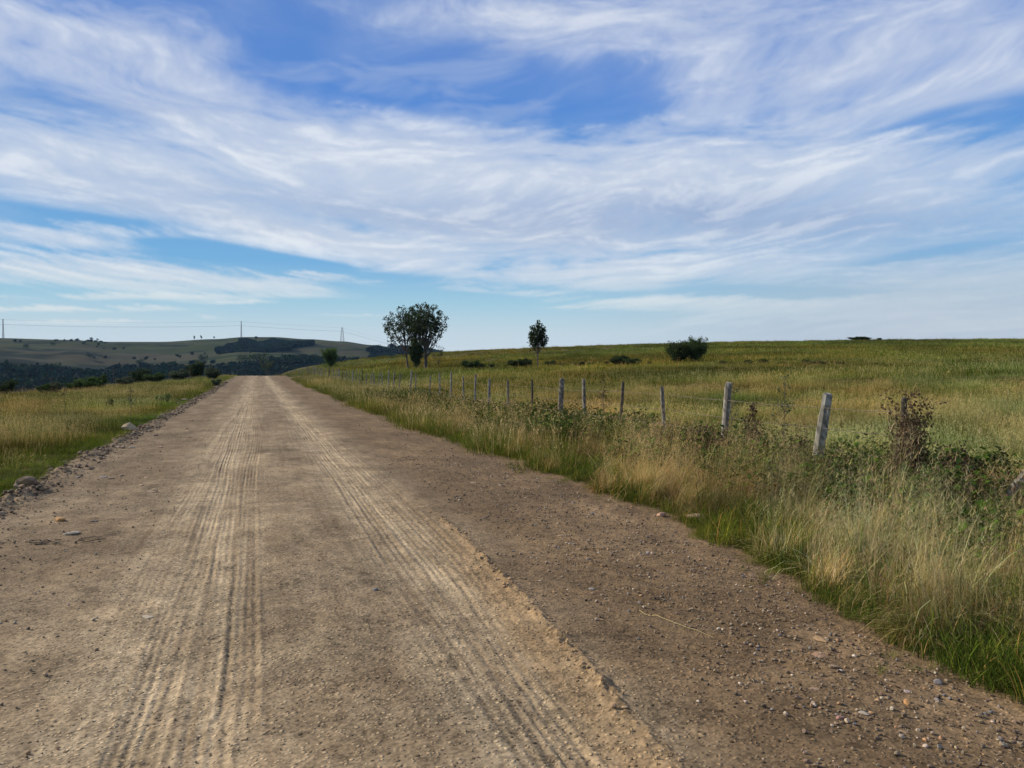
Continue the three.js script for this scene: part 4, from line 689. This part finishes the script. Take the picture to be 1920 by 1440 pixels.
// ---------------------------------------------------------------- the valley: forest, lone trees, pylons and lines
const pxToBearing = (px) => Math.atan((px - 960) / FOC);
{
  const crowns = [1, 2, 3, 4].map((k) => {
    const r = rng(900 + k), b = new Bag(), lobes = 5 + Math.floor(r() * 4);
    for (let m = 0; m < lobes; m++) { const a = m / lobes * 6.283 + r(), q = m ? 0.32 + 0.1 * r() : 0, y = m ? 0.42 + 0.3 * r() : 0.7; clump(b, r, Math.cos(a) * q, y, Math.sin(a) * q, m ? 0.24 + 0.1 * r() : 0.3, 26, 0.26, [[[1, 1, 1], 3], [[0.7, 0.75, 0.7], 2], [[1.35, 1.3, 1.1], 1]]); }
    tube(b, [[0, -0.1, 0, 0.045], [0, 0.35, 0, 0.03], [0, 0.8, 0, 0.01]], [0.9, 0.75, 0.65], 5);
    return b.geo();
  });
  const r = rng(321), mats = M.leaf, low_ = [], plant = [];
  const C1 = [0.012, 0.024, 0.020], C2 = [0.022, 0.036, 0.022];
  const sow = (list, a, rr, h) => { const x = Math.sin(a) * rr, d = Math.cos(a) * rr; list.push([x, d, a, rr, h, [0, 1, 2].map((c) => mix(C1[c], C2[c], r()) * (0.8 + 0.4 * r()))]); };
  for (let k = 0; k < 19000; k++) { const a = mix(-1.02, 0.06, r()), rr = Math.sqrt(mix(480 ** 2, 980 ** 2, r())), x = Math.sin(a) * rr, d = Math.cos(a) * rr, lim = 800 + 70 * fbm2(x * 0.008, d * 0.008, 3) + 90 * sstep(-0.33, -0.2, a) + 100 * sstep(-0.2, -0.1, a); if (rr < lim) sow(low_, a, rr, 7 + 7 * r()); else if (fbm2(x * 0.012 + 5, d * 0.012, 3) > 0.3 && r() < 0.25) sow(low_, a, rr, 4 + 4 * r()); }
  for (let k = 0; k < 5200; k++) { const a = pxToBearing(mix(350, 586, r())), px = 960 + FOC * Math.tan(a), rr = mix(1120, 1450, r()), f = (px - 350) / 236, w = 1140 + 210 * (1 - sstep(0.05, 0.35, f)) + 90 * sstep(0.7, 1, f), top = 1270 + 150 * sstep(0.15, 0.5, f) - 70 * sstep(0.8, 1, f); if (rr > w + 40 * noise2(px * 0.05, 3) && rr < top - 60 + 50 * noise2(px * 0.06, 9)) sow(plant, a, rr, 4 + 3.5 * r()); }
  for (let k = 0; k < 1300; k++) { const a = pxToBearing(mix(690, 930, r())), rr = mix(950, 1400, r()), x = Math.sin(a) * rr, d = Math.cos(a) * rr; if (fbm2(x * 0.012, d * 0.012, 3) > mix(0.3, -0.4, sstep(695, 800, 960 + FOC * Math.tan(a)))) sow(plant, a, rr, 6 + 5 * r()); }
  for (let k = 0; k < 1400; k++) { const a = mix(-0.72, -0.05, r()), rr = mix(880, 1450, r()), x = Math.sin(a) * rr, d = Math.cos(a) * rr; if (fbm2(x * 0.007 + 40, d * 0.014, 4) > 0.26) sow(low_, a, rr, 2 + 3.5 * r()); }
  const forest = (name, label, list, seed) => {
    const rr = rng(seed), groups = crowns.map(() => []); for (const e of list) groups[Math.floor(rr() * 4)].push(e);
    groups.forEach((g, k) => { const im = new THREE.InstancedMesh(crowns[k], mats, g.length), o = new THREE.Object3D(), c = new THREE.Color(); g.forEach(([x, d, a, q, h, col], i) => { o.position.set(x, hill(a, q) - 0.5, -d); o.rotation.set(0, rr() * 6.28, 0); const w = h * (0.75 + 0.4 * rr()); o.scale.set(w, h, w); o.updateMatrix(); im.setMatrixAt(i, o.matrix); im.setColorAt(i, c.setRGB(...col)); }); im.name = numbered(name); im.userData.kind = 'stuff'; tag(im, label, 'forest'); put(im); });
  };
  forest('valley_forest', 'dark native forest filling the valley and hollows on the left', low_, 5);
  forest('hill_plantation', 'dark wooded patches over the far hill top', plant, 6);
  // trees on the far slope that can be told apart
  const lone = [[103, 905, 15, 'dark round tree standing above the valley forest at the left'], [380, 905, 14, 'dark tree at the forest rim below the wooded hill top, leftmost of three'], [456, 880, 16, 'dark broad tree at the forest rim left of the tall pair'], [478, 870, 18, 'tall dark tree at the forest rim, left of the tall pair'], [494, 872, 18, 'tall dark tree at the forest rim, right of the tall pair'], [590, 880, 15, 'dark tree at the forest rim left of the bright young tree'], [637, 900, 19, 'tall dark tree rising behind the bright young tree'], [668, 930, 16, 'dark tree at the forest rim right of the bright young tree'], [50, 1180, 9, 'lone dark tree on the bare far slope at the left'], [100, 1290, 9, 'lone dark tree high on the bare far slope'], [168, 1080, 10, 'small dark tree clump on the pale shoulder of the far slope'], [262, 1010, 12, 'dark tree beside the pale track on the far slope'], [172, 1498, 8, 'broad dark tree on the left skyline of the far hill'], [184, 1499, 6, 'smaller dark tree beside the broad skyline tree'], [365, 1497, 9, 'thin tree on the far skyline left of the middle pylon'], [378, 1497, 9, 'second thin tree on the far skyline left of the middle pylon'], [402, 1497, 7, 'third thin tree on the far skyline nearest the middle pylon']];
  lone.forEach(([px, q, h, label], k) => {
    const a = pxToBearing(px), t = thing('distant_tree', label, 'tree', Math.sin(a) * q, hill(a, q) - 0.4, -Math.cos(a) * q, 'single trees on the far slope'), rr = rng(k + 60), b = new Bag(), w = new Bag(), thin = /thin/.test(label) ? 0.35 : 1;
    for (let m = 0; m < 9; m++) { const an = m * 0.7 + rr(), s = m ? 0.24 * thin : 0; clump(b, rr, Math.cos(an) * s * h, (0.4 + 0.42 * rr()) * h, Math.sin(an) * s * h, 0.2 * h * (thin < 1 ? 0.5 : 1), 30, 0.1 * h, LEAF.dark); }
    tube(w, [[0, -0.5, 0, 0.03 * h], [0, 0.4 * h, 0, 0.022 * h], [0, 0.8 * h, 0, 0.008 * h]], BARK, 6);
    part('trunk', w.geo(), M.wood, t); part('crown', b.geo(), M.leaf, t); put(t);
  });
  // pylons
  const steel = new THREE.MeshStandardMaterial({ color: new THREE.Color(0.24, 0.25, 0.27), roughness: 0.6, metalness: 0.6, name: 'galvanised_steel' });
  const spots = [[7, 598, 1490, 'slim lattice pylon at the left end of the far skyline', 1.1], [453, 602, 1490, 'slim lattice pylon rising behind the wooded hill top', 1.0], [642, 614, 1490, 'tapering lattice pylon at the right end of the far hill', 3.4]], ends = [];
  for (const [px, top, q, label, foot] of spots) {
    const a = pxToBearing(px), x = Math.sin(a) * q, z = -Math.cos(a) * q, y0 = hill(a, q) - 0.5, H = EYE + (690 - top) / FOC * Math.cos(a) * q - y0, t = thing('lattice_pylon', label, 'pylon', x, y0, z, 'pylons on the far skyline'), wd = (k) => foot * (1 - 0.72 * k), n = 9;
    for (const [sx, sz] of [[1, 1], [1, -1], [-1, 1], [-1, -1]]) { const b = new Bag(); tube(b, [[sx * foot, 0, sz * foot, 0.22], [sx * wd(1), H, sz * wd(1), 0.16]], [1, 1, 1], 4); part('leg', b.geo(), steel, t); }
    const br = new Bag(); for (let k = 0; k < n; k++) { const u = k / n, v = (k + 1) / n; for (const [p, s] of [[[1, 1], [1, -1]], [[1, -1], [-1, -1]], [[-1, -1], [-1, 1]], [[-1, 1], [1, 1]]]) { tube(br, [[p[0] * wd(u), H * u, p[1] * wd(u), 0.09], [s[0] * wd(v), H * v, s[1] * wd(v), 0.09]], [1, 1, 1], 3); tube(br, [[s[0] * wd(u), H * u, s[1] * wd(u), 0.09], [p[0] * wd(v), H * v, p[1] * wd(v), 0.09]], [1, 1, 1], 3); } }
    part('bracing', br.geo(), steel, t);
    for (const k of [0.72, 0.97]) { const b = new Bag(); tube(b, [[-1.2, H * k, -3.4, 0.16], [0, H * k + 0.7, 0, 0.3], [1.2, H * k, 3.4, 0.16]], [1, 1, 1], 4); part('crossarm', b.geo(), steel, t); }
    put(t); ends.push([x, y0, z, H]);
  }
  const lineMat = new THREE.MeshStandardMaterial({ color: new THREE.Color(0.13, 0.13, 0.14), roughness: 0.6, metalness: 0.4, name: 'cable' });
  const a3 = pxToBearing(900), e3 = [Math.sin(a3) * 1600, EYE - 8, -Math.cos(a3) * 1600, 18], all = [[ends[0][0] - 560, ends[0][1] + 6, ends[0][2] + 60, ends[0][3]], ...ends, e3];
  const upper = 'upper power cable strung between the far pylons', lower = 'lower power cable sagging between the far pylons';
  for (const [k, rad, label] of [[0.97, 0.07, upper], [0.72, 0.13, lower]]) {
    const b = new Bag(), o = all[0], pts = [];
    for (let m = 0; m + 1 < all.length; m++) { const p = all[m], q = all[m + 1], L = Math.hypot(q[0] - p[0], q[2] - p[2]); for (let i = m ? 1 : 0; i <= 16; i++) { const t = i / 16; pts.push([mix(p[0], q[0], t) - o[0], mix(p[1] + p[3] * k, q[1] + q[3] * k, t) - o[1] - 0.00003 * L * L * 4 * t * (1 - t) * 0.85, mix(p[2], q[2], t) - o[2], rad]); } }
    tube(b, pts, [1, 1, 1], 4); const m = new THREE.Mesh(b.geo(), lineMat); m.name = numbered('power_cable'); m.position.set(o[0], o[1], o[2]); put(tag(m, label, 'cable'));
  }
}

scene.fog = new THREE.FogExp2(new THREE.Color(0.3, 0.58, 1.0), 0.00005);
renderer.render(scene, camera);
